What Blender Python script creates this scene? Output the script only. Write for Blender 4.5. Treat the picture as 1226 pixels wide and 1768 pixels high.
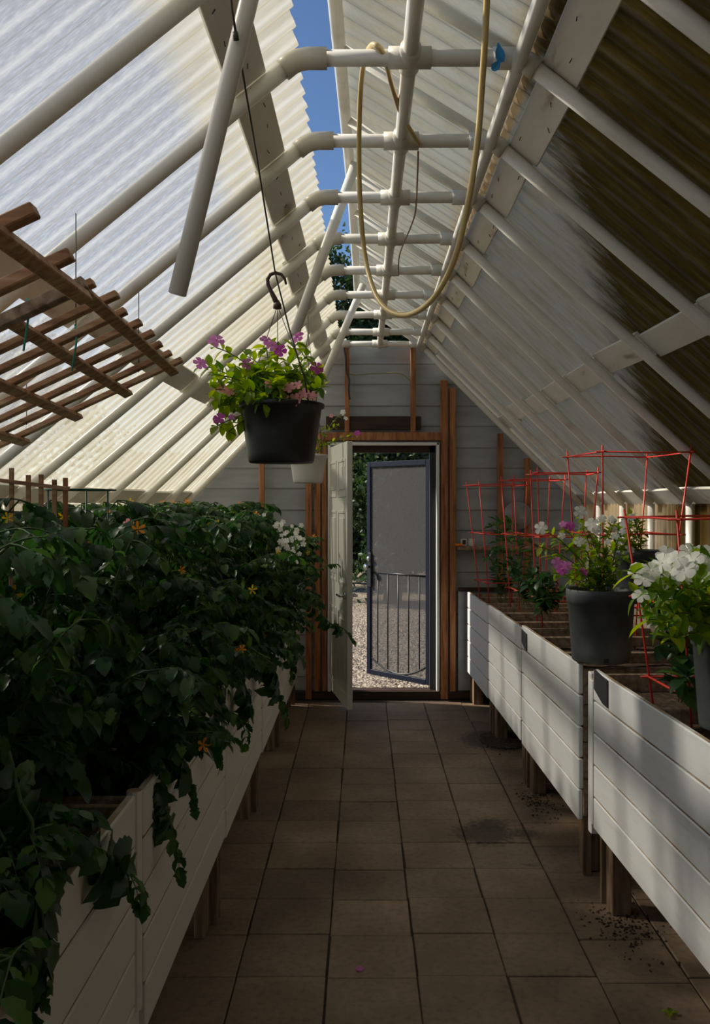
import bpy, math, random
from mathutils import Vector, Matrix, noise
R = math.radians
random.seed(7)
sc = bpy.context.scene
C = sc.collection
for o in list(bpy.data.objects): bpy.data.objects.remove(o)

# ---------------------------------------------------------------- camera, sky, sun, exposure
F, VX, VY, CH = 1550.0, 627.0, 870.0, 1.58      # focal length in px, vanishing point, eye height
cam = bpy.data.objects.new('camera', bpy.data.cameras.new('camera')); C.objects.link(cam)
cam.data.sensor_fit = 'VERTICAL'; cam.data.sensor_height = 36
cam.data.lens = F/1768*36
cam.data.shift_x = -14/1768; cam.data.shift_y = -14/1768
cam.location = (0, 0, CH); cam.rotation_euler = (R(90), 0, 0)
cam.data.clip_start = .05
sc.camera = cam

SUN = Vector((-.80, .22, .66)).normalized()
world = bpy.data.worlds.new('world'); sc.world = world; world.use_nodes = True
wn = world.node_tree.nodes; wl = world.node_tree.links
sky = wn.new('ShaderNodeTexSky'); sky.sky_type = 'NISHITA'; sky.sun_disc = False
sky.sun_elevation = math.asin(SUN.z); sky.sun_rotation = math.atan2(SUN.x, SUN.y)
sky.air_density = 1.0; sky.dust_density = .15; sky.ozone_density = 5.0; sky.altitude = 1200
wl.new(sky.outputs[0], wn['Background'].inputs[0]); wn['Background'].inputs[1].default_value = .10
sl = bpy.data.objects.new('sun', bpy.data.lights.new('sun', 'SUN')); C.objects.link(sl)
sl.data.energy = 5.2; sl.data.angle = R(3.5); sl.data.color = (1, .93, .80)
sl.rotation_euler = SUN.to_track_quat('Z', 'Y').to_euler(); sl.location = (-6, 2, 8)
sc.view_settings.view_transform = 'Standard'; sc.view_settings.look = 'None'
sc.view_settings.gamma = 1; sc.view_settings.use_curve_mapping = False
sc.view_settings.exposure = .27

# ---------------------------------------------------------------- helpers
def P(px, py, Y):
    return Vector(((px-VX)/F*Y, Y, CH-(py-VY)/F*Y))
def lerp(tab, y):
    if y <= tab[0][0]: return tab[0][1]
    for (a, u), (b, v) in zip(tab, tab[1:]):
        if y <= b: return u+(v-u)*(y-a)/(b-a)
    return tab[-1][1]

def mat(name, col=(.8, .8, .8), rough=.5, metal=0, spec=.5):
    m = bpy.data.materials.new(name); m.use_nodes = True
    b = m.node_tree.nodes['Principled BSDF']
    b.inputs['Base Color'].default_value = (*col, 1); b.inputs['Roughness'].default_value = rough
    b.inputs['Metallic'].default_value = metal; b.inputs['Specular IOR Level'].default_value = spec
    return m
def nd(m, t, **kw):
    n = m.node_tree.nodes.new(t)
    for k, v in kw.items():
        if k in n.inputs: n.inputs[k].default_value = v
        else: setattr(n, k, v)
    return n
def lk(m, a, b): m.node_tree.links.new(a, b)
def ramp(m, src, stops):
    r = m.node_tree.nodes.new('ShaderNodeValToRGB'); e = r.color_ramp.elements
    while len(e) < len(stops): e.new(.5)
    for k, (p, c) in enumerate(stops):
        e[k].position = p; e[k].color = (*c, 1) if len(c) == 3 else c
    lk(m, src, r.inputs[0]); return r.outputs[0]
def coords(m, scale=(1, 1, 1), kind='Object'):
    tc = nd(m, 'ShaderNodeTexCoord'); mp = nd(m, 'ShaderNodeMapping'); mp.inputs['Scale'].default_value = scale
    if kind == 'World':
        g = nd(m, 'ShaderNodeNewGeometry'); lk(m, g.outputs['Position'], mp.inputs[0])
    else: lk(m, tc.outputs[kind], mp.inputs[0])
    return mp.outputs[0]
def noisy(name, stops, scale=4, detail=4, stretch=(1, 1, 1), rough=.6, bump=0, metal=0, spec=.4, kind='Object'):
    m = mat(name, rough=rough, metal=metal, spec=spec); b = m.node_tree.nodes['Principled BSDF']
    v = coords(m, stretch, kind); n = nd(m, 'ShaderNodeTexNoise', Scale=scale, Detail=detail); lk(m, v, n.inputs['Vector'])
    lk(m, ramp(m, n.outputs[0], stops), b.inputs['Base Color'])
    if bump:
        bp = nd(m, 'ShaderNodeBump', Strength=bump, Distance=.01); lk(m, n.outputs[0], bp.inputs['Height']); lk(m, bp.outputs[0], b.inputs['Normal'])
    return m
def mixc(m, fac, a, b):
    x = m.node_tree.nodes.new('ShaderNodeMix'); x.data_type = 'RGBA'
    if hasattr(fac, 'is_output'): lk(m, fac, x.inputs[0])
    else: x.inputs[0].default_value = fac
    for s, v in ((x.inputs[6], a), (x.inputs[7], b)):
        if hasattr(v, 'is_output'): lk(m, v, s)
        else: s.default_value = (*v, 1)
    return x.outputs[2]
def math_(m, op, a, b=0., clamp=False):
    x = m.node_tree.nodes.new('ShaderNodeMath'); x.operation = op; x.use_clamp = clamp
    for s, v in ((x.inputs[0], a), (x.inputs[1], b)):
        if hasattr(v, 'is_output'): lk(m, v, s)
        else: s.default_value = v
    return x.outputs[0]

class MB:
    def __init__(s): s.v = []; s.f = []
    def add(s, vs, fs):
        n = len(s.v); s.v += [tuple(p) for p in vs]; s.f += [tuple(i+n for i in f) for f in fs]; return s
    def box(s, c, d, M=None, bev=0):
        x, y, z = (q/2 for q in d); c = Vector(c)
        if bev:
            b = min(bev, x*.6, y*.6, z*.6); vs = []
            # chamfered box from three shrunken slabs' corners
            for sx in (-1, 1):
                for sy in (-1, 1):
                    for sz in (-1, 1):
                        vs += [Vector((sx*x, sy*(y-b), sz*(z-b))), Vector((sx*(x-b), sy*y, sz*(z-b))), Vector((sx*(x-b), sy*(y-b), sz*z))]
            I = lambda sx, sy, sz, k: ((sx*4+sy*2+sz)*3+k)
            fs = []
            for a in (0, 1):
                q = [I(a, 0, 0, 0), I(a, 1, 0, 0), I(a, 1, 1, 0), I(a, 0, 1, 0)]; fs.append(q if a else q[::-1])
                q = [I(0, a, 0, 1), I(0, a, 1, 1), I(1, a, 1, 1), I(1, a, 0, 1)]; fs.append(q if a else q[::-1])
                q = [I(0, 0, a, 2), I(1, 0, a, 2), I(1, 1, a, 2), I(0, 1, a, 2)]; fs.append(q if a else q[::-1])
            for a in (0, 1):
                for b_ in (0, 1):
                    q = [I(a, b_, 0, 0), I(a, b_, 0, 1), I(a, b_, 1, 1), I(a, b_, 1, 0)]; fs.append(q if a == b_ else q[::-1])
                    q = [I(a, 0, b_, 0), I(a, 0, b_, 2), I(a, 1, b_, 2), I(a, 1, b_, 0)]; fs.append(q if a != b_ else q[::-1])
                    q = [I(0, a, b_, 1), I(0, a, b_, 2), I(1, a, b_, 2), I(1, a, b_, 1)]; fs.append(q if a == b_ else q[::-1])
            for a in (0, 1):
                for b_ in (0, 1):
                    for c_ in (0, 1):
                        q = [I(a, b_, c_, 0), I(a, b_, c_, 1), I(a, b_, c_, 2)]; fs.append(q if (a+b_+c_) % 2 else q[::-1])
        else:
            vs = [Vector((sx*x, sy*y, sz*z)) for sx in (-1, 1) for sy in (-1, 1) for sz in (-1, 1)]
            fs = [(0, 1, 3, 2), (4, 6, 7, 5), (0, 4, 5, 1), (2, 3, 7, 6), (0, 2, 6, 4), (1, 5, 7, 3)]
        if M is not None: vs = [M @ v for v in vs]
        return s.add([v+c for v in vs], fs)
    def beam(s, a, b, w, t, up=(0, 0, 1), bev=.002):
        """board from a to b; w across (perpendicular to up), t along up"""
        a = Vector(a); b = Vector(b); d = b-a; L = d.length; y = d.normalized()
        x = y.cross(Vector(up)).normalized(); z = x.cross(y)
        return s.box((a+b)/2, (w, L, t), Matrix((x, y, z)).transposed(), bev)
    def tube(s, pts, r, n=10, cap=True):
        pts = [Vector(p) for p in pts]; m = len(pts)
        rs = r if isinstance(r, (list, tuple)) else [r]*m
        ts = [(pts[min(i+1, m-1)]-pts[max(i-1, 0)]).normalized() for i in range(m)]
        u = ts[0].cross(Vector((0, 0, 1)));
        if u.length < .05: u = ts[0].cross(Vector((1, 0, 0)))
        u.normalize(); vs = []
        for i in range(m):
            u = (u-ts[i]*u.dot(ts[i])).normalized(); w = ts[i].cross(u)
            for k in range(n):
                a = 2*math.pi*k/n; vs.append(pts[i]+(u*math.cos(a)+w*math.sin(a))*rs[i])
        fs = [(i*n+k, i*n+(k+1) % n, (i+1)*n+(k+1) % n, (i+1)*n+k) for i in range(m-1) for k in range(n)]
        if cap: fs += [tuple(range(n))[::-1], tuple((m-1)*n+k for k in range(n))]
        return s.add(vs, fs)
    def lathe(s, prof, c=(0, 0, 0), n=40, M=None):
        c = Vector(c); vs = []
        for (r, z) in prof:
            for k in range(n):
                a = 2*math.pi*k/n; v = Vector((r*math.cos(a), r*math.sin(a), z)); vs.append((M @ v if M else v)+c)
        m = len(prof)
        return s.add(vs, [(i*n+k, i*n+(k+1) % n, (i+1)*n+(k+1) % n, (i+1)*n+k) for i in range(m-1) for k in range(n)])
    def leaf(s, o, d, up, L, W, kind='oval', fold=.25, curl=.5, seed=0):
        d = Vector(d).normalized(); up = Vector(up); x = d.cross(up)
        if x.length < 1e-3: x = d.cross(Vector((1, .3, 0)))
        x.normalize(); z = x.cross(d)
        prof = LEAF[kind]; m = len(prof); vs = []
        ang = 0; p = Vector(o); st = L/(m-1); dd = d.copy()
        for i, w in enumerate(prof):
            a = -curl*i/(m-1); dd = d*math.cos(a)+z*math.sin(a); zz = z*math.cos(a)-d*math.sin(a)
            if i: p = p+dd*st
            ww = w*W*random.uniform(.85, 1.15)
            if 0 < i < m-1 or kind == 'petal':
                vs += [p-x*ww+zz*(ww*fold), p.copy(), p+x*ww+zz*(ww*fold)]
            else: vs += [p.copy()]
        fs = []
        if kind == 'petal':
            for i in range(m-1):
                a = i*3; fs += [(a, a+1, a+4, a+3), (a+1, a+2, a+5, a+4)]
        else:
            fs += [(0, 2, 1), (0, 3, 2)]
            for i in range(m-3):
                a = 1+i*3; fs += [(a, a+1, a+4, a+3), (a+1, a+2, a+5, a+4)]
            a = 1+(m-3)*3; e = a+3; fs += [(a, a+1, e), (a+1, a+2, e)]
        return s.add(vs, fs)
    def build(s, name, m, parent=None, smooth=False):
        me = bpy.data.meshes.new(name); org = Vector((0, 0, 0))
        if parent is not None: org = parent.matrix_world.translation if False else ORG(parent)
        me.from_pydata([tuple(Vector(v)-org) for v in s.v], [], s.f); me.update()
        if smooth: me.polygons.foreach_set('use_smooth', [True]*len(me.polygons))
        me.materials.append(m)
        o = bpy.data.objects.new(name, me); C.objects.link(o)
        if parent is not None: o.parent = parent
        return o
LEAF = dict(oval=[0, .30, .46, .50, .42, .24, 0], tomato=[0, .30, .36, .50, .40, .46, .34, .30, .14, 0],
            petal=[.05, .16, .34, .40, .24], slim=[0, .2, .26, .24, .16, 0], blade=[0, .4, .5, 0])
def ORG(o):
    v = Vector((0, 0, 0))
    while o is not None: v += Vector(o.location); o = o.parent
    return v
def tag(o, label=None, cat=None, group=None, kind=None):
    if label: o['label'] = label
    if cat: o['category'] = cat
    if group: o['group'] = group
    if kind: o['kind'] = kind
    return o
def thing(name, label, cat, loc=(0, 0, 0), group=None, kind=None):
    o = bpy.data.objects.new(name, None); o.empty_display_size = .1; C.objects.link(o); o.location = loc
    return tag(o, label, cat, group, kind)
def struct(name, mb, m, smooth=False, label=None, cat=None):
    return tag(mb.build(name, m, None, smooth), label, cat, None, 'structure')
def child(name, mesh, parent, M):
    """M in world coordinates; parents are never rotated"""
    o = bpy.data.objects.new(name, mesh); C.objects.link(o); o.parent = parent
    o.matrix_local = Matrix.Translation(-ORG(parent)) @ M; return o
def smooth_path(pts, n=5):
    out = []
    for i in range(len(pts)-1):
        p0, p1, p2, p3 = pts[max(i-1, 0)], pts[i], pts[i+1], pts[min(i+2, len(pts)-1)]
        for k in range(n):
            t = k/n; out.append(.5*((2*p1)+(p2-p0)*t+(2*p0-5*p1+4*p2-p3)*t*t+(3*p1-p0-3*p2+p3)*t**3))
    out.append(pts[-1]); return out
def rv(a=1): return Vector((random.uniform(-a, a), random.uniform(-a, a), random.uniform(-a, a)))

# ---------------------------------------------------------------- materials
pvc = noisy('pvc', [(.3, (.68, .64, .55)), (.45, (.82, .79, .70)), (.7, (.86, .83, .75))], 3, 5, (2, 2, 2), .32, .03, spec=.5)
pvc_fit = noisy('pvc_fitting', [(.3, (.64, .58, .47)), (.6, (.74, .70, .60))], 4, 3, rough=.38)
board_w = noisy('primed_board', [(.26, (.38, .30, .22)), (.36, (.74, .69, .60)), (.6, (.82, .79, .71))], 3, 6, (4, 1, 4), .6, .15)

def painted(name, wear_shade=.0):
    m = mat(name, rough=.42); b = m.node_tree.nodes['Principled BSDF']
    g = nd(m, 'ShaderNodeNewGeometry'); sp = nd(m, 'ShaderNodeSeparateXYZ'); lk(m, g.outputs['True Normal'], sp.inputs[0])
    v = coords(m, (3, 1.2, 12)); n = nd(m, 'ShaderNodeTexNoise', Scale=4, Detail=8); lk(m, v, n.inputs['Vector'])
    paint = ramp(m, n.outputs[0], [(.22+wear_shade*.04, (.34, .26, .17)), (.245+wear_shade*.045, (.80-.1*wear_shade, .79-.13*wear_shade, .74-.18*wear_shade)), (.40, (.86-.12*wear_shade, .87-.17*wear_shade, .86-.25*wear_shade)), (.7, (.88-.12*wear_shade, .90-.18*wear_shade, .90-.26*wear_shade))])
    wood = ramp(m, n.outputs[0], [(.35, (.42, .28, .16)), (.52, (.60, .47, .32)), (.58, (.80, .78, .72))])
    top = math_(m, 'GREATER_THAN', sp.outputs[2], .95)
    lk(m, mixc(m, top, paint, wood), b.inputs['Base Color'])
    v2 = coords(m, (6, 2, 40)); n2 = nd(m, 'ShaderNodeTexNoise', Scale=5, Detail=4); lk(m, v2, n2.inputs['Vector'])
    bp = nd(m, 'ShaderNodeBump', Strength=.06, Distance=.002); lk(m, n2.outputs[0], bp.inputs['Height']); lk(m, bp.outputs[0], b.inputs['Normal'])
    return m
paint_r = painted('white_painted_wood'); paint_l = painted('chipped_shaded_white_wood', 1)  # left copy: more chips, and its dim warm side mixed into the paint colour
raw = noisy('raw_wood', [(.3, (.14, .09, .055)), (.5, (.30, .21, .14)), (.7, (.44, .34, .24))], 5, 5, (8, 1, 8), .75, .2)
legw = noisy('leg_wood', [(.3, (.10, .06, .035)), (.55, (.22, .14, .085)), (.75, (.34, .24, .15))], 5, 5, (8, 8, 1), .75, .2)
redwood = noisy('redwood', [(.3, (.16, .055, .02)), (.5, (.36, .14, .05)), (.72, (.50, .24, .10))], 5, 6, (9, 9, .8), .6, .2)
lath = noisy('lattice_wood', [(.3, (.22, .10, .045)), (.5, (.44, .24, .12)), (.72, (.60, .40, .24))], 5, 6, (1.2, 9, 9), .65, .2)
blackm = mat('black_plastic', (.018, .018, .02), .42)
pot_gray = noisy('dusty_black_plastic', [(.35, (.055, .063, .066)), (.55, (.10, .112, .115)), (.72, (.19, .19, .18))], 5, 6, rough=.5)
pot_white = mat('white_plastic', (.72, .70, .62), .4)
redwire = mat('red_wire', (.75, .05, .03), .4)
greenwire = mat('green_wire', (.03, .12, .07), .4)
wirem = mat('dark_wire', (.05, .045, .03), .5)
hosem = noisy('hose_yellow', [(.3, (.42, .28, .08)), (.6, (.66, .50, .22))], 3, 3, rough=.35)
bluem = mat('blue_ribbon', (.01, .20, .42), .35)
soilm = noisy('soil', [(.3, (.022, .013, .008)), (.5, (.06, .036, .02)), (.7, (.13, .085, .05))], 40, 6, rough=.95, bump=1)
darkwood = noisy('dark_board', [(.3, (.02, .012, .008)), (.7, (.06, .03, .02))], 4, 4, (1, 1, 8), .7)
navy = mat('navy_metal', (.006, .009, .024), .5, 0, .25)
steel = mat('chrome', (.7, .7, .7), .2, 1)
blackmetal = mat('black_metal', (.015, .015, .02), .4)
doorw = mat('white_door_paint', (.56, .56, .50), .5)
trimw = mat('white_frame', (.78, .78, .76), .4)
tapeb = mat('black_tape', (.03, .03, .035), .6)

def leafmat(name, cols, trans=.45, rough=.45):
    m = mat(name, rough=rough, spec=.35); b = m.node_tree.nodes['Principled BSDF']; out = m.node_tree.nodes['Material Output']
    g = nd(m, 'ShaderNodeNewGeometry'); c = ramp(m, g.outputs['Random Per Island'], [(i/(len(cols)-1), q) for i, q in enumerate(cols)])
    lk(m, c, b.inputs['Base Color']); t = nd(m, 'ShaderNodeBsdfTranslucent')
    hs = nd(m, 'ShaderNodeHueSaturation', Saturation=1.15, Value=1.8, Hue=.485); lk(m, c, hs.inputs['Color']); lk(m, hs.outputs[0], t.inputs[0])
    mx = nd(m, 'ShaderNodeMixShader'); mx.inputs[0].default_value = trans
    lk(m, b.outputs[0], mx.inputs[1]); lk(m, t.outputs[0], mx.inputs[2]); lk(m, mx.outputs[0], out.inputs[0]); return m
tom_leaf = leafmat('tomato_leaf', [(.012, .045, .012), (.035, .10, .022), (.018, .06, .022), (.045, .11, .03), (.10, .20, .045)], .38, .36)
tom_stem = mat('tomato_stem', (.06, .11, .03), .6)
vin_leaf = leafmat('vinca_leaf', [(.07, .17, .02), (.20, .34, .03), (.34, .44, .04), (.06, .15, .02)], .55)
dark_leaf = leafmat('tree_leaf', [(.012, .03, .01), (.03, .06, .015), (.05, .09, .03), (.02, .04, .02)], .3)
stemm = mat('green_stem', (.12, .16, .05), .6)
bark = noisy('bark', [(.3, (.03, .022, .016)), (.7, (.12, .09, .07))], 8, 5, (4, 4, 1), .9, .5)
def petal(name, c, t=.35):
    return leafmat(name, [tuple(q*.72 for q in c), c, tuple(min(1, q*1.1) for q in c)], t)
p_white = petal('white_petal', (.82, .82, .76)); p_pink = petal('pink_petal', (.62, .22, .52)); p_mag = petal('magenta_petal', (.55, .10, .42))
p_salm = petal('salmon_petal', (.80, .36, .36)); p_yel = petal('yellow_petal', (.80, .55, .03)); p_or = petal('orange_petal', (.85, .33, .03))

def sheetmat(name, left):
    m = bpy.data.materials.new(name); m.use_nodes = True; N = m.node_tree.nodes; N.remove(N['Principled BSDF']); out = N['Material Output']
    g = nd(m, 'ShaderNodeNewGeometry'); sp = nd(m, 'ShaderNodeSeparateXYZ'); lk(m, g.outputs['Position'], sp.inputs[0])
    X, Y = sp.outputs[0], sp.outputs[1]
    mp = nd(m, 'ShaderNodeMapping'); mp.inputs['Scale'].default_value = (1.0, 5, 0); lk(m, g.outputs['Position'], mp.inputs[0])
    n = nd(m, 'ShaderNodeTexNoise', Scale=5, Detail=7); n.inputs['Roughness'].default_value = .65; lk(m, mp.outputs[0], n.inputs['Vector'])
    fine = nd(m, 'ShaderNodeTexNoise', Scale=44, Detail=5); lk(m, mp.outputs[0], fine.inputs['Vector'])
    nf = math_(m, 'SUBTRACT', n.outputs[0], .5)
    if left:
        ax = math_(m, 'MULTIPLY', X, -1)
        # yellowed upper band and yellowed far sheets, frosted grey ones near the eye
        a = math_(m, 'MULTIPLY', math_(m, 'SUBTRACT', ax, .46), 14, True)
        b = math_(m, 'MULTIPLY', math_(m, 'SUBTRACT', 4.3, Y), 1.2, True)
        grey = math_(m, 'MULTIPLY', a, b, True)
        cream = ramp(m, n.outputs[0], [(.3, (.45, .39, .26)), (.5, (.54, .495, .37)), (.7, (.60, .56, .45))])
        frost = ramp(m, fine.outputs[0], [(.34, (.35, .355, .36)), (.52, (.41, .415, .42)), (.66, (.49, .50, .51))])
        col = mixc(m, grey, cream, frost)
        trans_f = .66
    else:
        # shade of trees outside, painted brown into the near lower sheets
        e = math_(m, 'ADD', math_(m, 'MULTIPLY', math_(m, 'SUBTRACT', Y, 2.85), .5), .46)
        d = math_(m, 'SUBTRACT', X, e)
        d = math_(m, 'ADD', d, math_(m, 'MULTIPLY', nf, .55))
        shade = math_(m, 'MULTIPLY', d, 6, True)
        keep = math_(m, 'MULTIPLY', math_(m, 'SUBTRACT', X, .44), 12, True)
        shade = math_(m, 'MULTIPLY', shade, keep)
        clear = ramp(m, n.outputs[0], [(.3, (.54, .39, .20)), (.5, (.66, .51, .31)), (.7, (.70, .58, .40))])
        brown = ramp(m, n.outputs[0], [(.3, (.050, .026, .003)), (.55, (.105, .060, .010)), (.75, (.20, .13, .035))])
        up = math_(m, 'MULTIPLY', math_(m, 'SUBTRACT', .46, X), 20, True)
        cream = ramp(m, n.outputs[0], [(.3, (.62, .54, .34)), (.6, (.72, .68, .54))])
        col = mixc(m, shade, mixc(m, up, clear, cream), brown)
        trans_f = .55
    # dark lines in the valleys of the corrugation, pale lines beside them
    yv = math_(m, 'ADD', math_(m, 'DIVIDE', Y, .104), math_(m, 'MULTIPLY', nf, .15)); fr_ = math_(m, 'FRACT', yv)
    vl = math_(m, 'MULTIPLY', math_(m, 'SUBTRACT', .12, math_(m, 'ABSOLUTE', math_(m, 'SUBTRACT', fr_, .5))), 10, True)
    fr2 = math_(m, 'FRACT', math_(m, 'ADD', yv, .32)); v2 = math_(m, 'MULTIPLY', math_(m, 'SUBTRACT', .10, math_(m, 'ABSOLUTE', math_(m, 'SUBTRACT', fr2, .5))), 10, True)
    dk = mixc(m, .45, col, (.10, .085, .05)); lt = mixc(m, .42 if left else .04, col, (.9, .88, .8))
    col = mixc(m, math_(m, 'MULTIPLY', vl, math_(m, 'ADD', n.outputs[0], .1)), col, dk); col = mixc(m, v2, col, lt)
    tr = nd(m, 'ShaderNodeBsdfTranslucent'); lk(m, col, tr.inputs[0])
    pr = nd(m, 'ShaderNodeBsdfPrincipled', Roughness=.4 if left else .6); pr.inputs['Specular IOR Level'].default_value = .4 if left else .15; lk(m, col, pr.inputs['Base Color'])
    bp = nd(m, 'ShaderNodeBump', Strength=.25, Distance=.006); lk(m, fine.outputs[0], bp.inputs['Height']); lk(m, bp.outputs[0], pr.inputs['Normal']); lk(m, bp.outputs[0], tr.inputs['Normal'])
    mx = nd(m, 'ShaderNodeMixShader'); mx.inputs[0].default_value = trans_f; lk(m, pr.outputs[0], mx.inputs[1]); lk(m, tr.outputs[0], mx.inputs[2])
    tp = nd(m, 'ShaderNodeBsdfTransparent'); tp.inputs[0].default_value = (.9, .9, .88, 1)
    m2 = nd(m, 'ShaderNodeMixShader'); m2.inputs[0].default_value = .27 if left else .0
    lk(m, mx.outputs[0], m2.inputs[1]); lk(m, tp.outputs[0], m2.inputs[2]); lk(m, m2.outputs[0], out.inputs[0]); return m
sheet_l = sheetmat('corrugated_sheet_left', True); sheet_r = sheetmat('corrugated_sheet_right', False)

# floor tile
tilem = mat('concrete_tile', rough=.62, spec=.35); b = tilem.node_tree.nodes['Principled BSDF']
g = nd(tilem, 'ShaderNodeNewGeometry')
n1 = nd(tilem, 'ShaderNodeTexNoise', Scale=2.2, Detail=6); lk(tilem, g.outputs['Position'], n1.inputs['Vector'])
n2 = nd(tilem, 'ShaderNodeTexNoise', Scale=38, Detail=5); lk(tilem, g.outputs['Position'], n2.inputs['Vector'])
base = ramp(tilem, n1.outputs[0], [(.3, (.19, .13, .085)), (.5, (.28, .20, .135)), (.72, (.40, .30, .21))])
isl = ramp(tilem, g.outputs['Random Per Island'], [(0, (.82, .81, .80)), (1, (1.08, 1.05, 1.0))])
mm = tilem.node_tree.nodes.new('ShaderNodeMix'); mm.data_type = 'RGBA'; mm.blend_type = 'MULTIPLY'; mm.inputs[0].default_value = 1
lk(tilem, base, mm.inputs[6]); lk(tilem, isl, mm.inputs[7]); col = mm.outputs[2]
spk = ramp(tilem, n2.outputs[0], [(.3, (.6, .6, .6)), (.55, (1, 1, 1))])
mm2 = tilem.node_tree.nodes.new('ShaderNodeMix'); mm2.data_type = 'RGBA'; mm2.blend_type = 'MULTIPLY'; mm2.inputs[0].default_value = .6
lk(tilem, col, mm2.inputs[6]); lk(tilem, spk, mm2.inputs[7]); col = mm2.outputs[2]
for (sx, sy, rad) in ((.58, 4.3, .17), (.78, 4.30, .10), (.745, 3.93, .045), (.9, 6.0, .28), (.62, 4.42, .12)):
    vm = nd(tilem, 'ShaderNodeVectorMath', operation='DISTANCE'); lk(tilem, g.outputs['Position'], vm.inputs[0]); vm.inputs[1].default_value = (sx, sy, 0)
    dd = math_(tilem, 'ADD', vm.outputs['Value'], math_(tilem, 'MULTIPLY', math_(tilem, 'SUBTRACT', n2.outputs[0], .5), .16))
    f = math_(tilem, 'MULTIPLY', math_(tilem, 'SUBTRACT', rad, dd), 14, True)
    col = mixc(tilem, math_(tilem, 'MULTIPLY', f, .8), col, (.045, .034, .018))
lk(tilem, col, b.inputs['Base Color'])
bp = nd(tilem, 'ShaderNodeBump', Strength=.25, Distance=.004); lk(tilem, n2.outputs[0], bp.inputs['Height']); lk(tilem, bp.outputs[0], b.inputs['Normal'])
grout = noisy('grout_soil', [(.3, (.03, .02, .014)), (.7, (.08, .055, .038))], 30, 4, rough=.95)

gravelm = mat('gravel', rough=.9); b = gravelm.node_tree.nodes['Principled BSDF']
g = nd(gravelm, 'ShaderNodeNewGeometry'); vo = nd(gravelm, 'ShaderNodeTexVoronoi', Scale=34); lk(gravelm, g.outputs['Position'], vo.inputs['Vector'])
sp = nd(gravelm, 'ShaderNodeSeparateColor'); lk(gravelm, vo.outputs['Color'], sp.inputs[0])
c1 = ramp(gravelm, sp.outputs[0], [(0, (.15, .11, .08)), (.5, (.36, .28, .20)), (1, (.56, .47, .36))]); lk(gravelm, c1, b.inputs['Base Color'])
bp = nd(gravelm, 'ShaderNodeBump', Strength=1, Distance=.02); bp.invert = True; lk(gravelm, vo.outputs['Distance'], bp.inputs['Height']); lk(gravelm, bp.outputs[0], b.inputs['Normal'])

# gable siding
sidm = mat('gable_sheet', rough=.5); b = sidm.node_tree.nodes['Principled BSDF']
v = coords(sidm, (1, 1, 5)); n = nd(sidm, 'ShaderNodeTexNoise', Scale=3, Detail=6); lk(sidm, v, n.inputs['Vector'])
lk(sidm, ramp(sidm, n.outputs[0], [(.24, (.18, .15, .11)), (.30, (.31, .325, .335)), (.6, (.39, .415, .44))]), b.inputs['Base Color'])

# ---------------------------------------------------------------- building shape
EXR = [(0, 2.2), (2.6, 2.12), (3.2, 1.98), (3.8, 1.9), (4.4, 1.85), (5, 1.8), (5.5, 1.78), (7.31, 1.76)]
EXL = [(0, 1.86), (2.0, 1.83), (2.6, 1.78), (3.2, 1.76), (4.4, 1.73), (5, 1.68), (5.5, 1.62), (6.1, 1.54), (6.7, 1.48), (7.31, 1.43)]
TZ, XR, XL, YB, YF = 2.87, .46, -.19, -1.6, 7.31
RX = [(2.7, -.09), (4.65, -.055), (7.31, -.04)]; RZ = 3.20
def roof(side, Y, t):
    """pipe centre line: t=0 at the flat top, t=1 at the eave"""
    if side > 0: return Vector((XR+(lerp(EXR, Y)-XR)*t, Y, TZ+(CH-TZ)*t))
    return Vector((XL-(lerp(EXL, Y)+XL)*t, Y, TZ+(CH-TZ)*t))
def rnorm(side, Y):
    d = roof(side, Y, 1)-roof(side, Y, 0); n = Vector((-d.z*side, 0, d.x*side)) if side > 0 else Vector((d.z, 0, -d.x))
    n = Vector((abs(d.z)*side, 0, abs(d.x))).normalized(); return n
def up_pt(Y, t):     # raised right sheet over the vent, t=0 at the right junction, t=1 at its free edge
    return Vector((XR+(lerp(RX, Y)-XR)*t, Y, TZ+(RZ-TZ)*t))

# floor tiles (geometry), grout bed, ground outside
m = MB(); m.box((0, (YB+YF)/2, -.056), (4.6, YF-YB+.2, .1)); struct('floor', m, grout, label='dark soil bed under the paving')
m = MB(); tx0, tw = -.424, .302
for i in range(-5, 7):
    off = random.uniform(-.03, .03)
    for k in range(-14, 15):
        y0 = 2.983+off+k*.296; x0 = tx0+i*tw
        if y0+.29 > YF-.05 or y0 < YB: continue
        a = R(random.uniform(-.4, .4)); M = Matrix.Rotation(a, 3, 'Z') @ Matrix.Rotation(R(random.uniform(-.35, .35)), 3, 'X')
        m.box((x0+tw/2+random.uniform(-.002, .002), y0+.148, -.017+random.uniform(-.002, .002)), (tw-.006, .291, .034), M, .003)
struct('floor', m, tilem, label='square brown concrete paving tiles of the aisle')
m = MB(); m.add([(-40, -30, -.12), (40, -30, -.12), (40, 60, -.12), (-40, 60, -.12)], [(0, 1, 2, 3)])
struct('floor', m, gravelm, label='sunlit gravel yard beyond the door')
m = MB()
for i in range(2600):
    y = random.uniform(7.6, 13); x = random.uniform(-.9, 1.7); r = random.uniform(.006, .02)
    c = Vector((x, y, -.118+r*.3)); q = [Vector((1, 0, 0)), Vector((0, 1, 0)), Vector((-1, 0, 0)), Vector((0, -1, 0)), Vector((0, 0, .7))]
    m.add([c+(p+rv(.25))*r for p in q], [(0, 1, 4), (1, 2, 4), (2, 3, 4), (3, 0, 4)])
tag(m.build('gravel_stones', gravelm), 'loose pebbles lying on the yard behind the open door', 'gravel', None, 'stuff')

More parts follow.
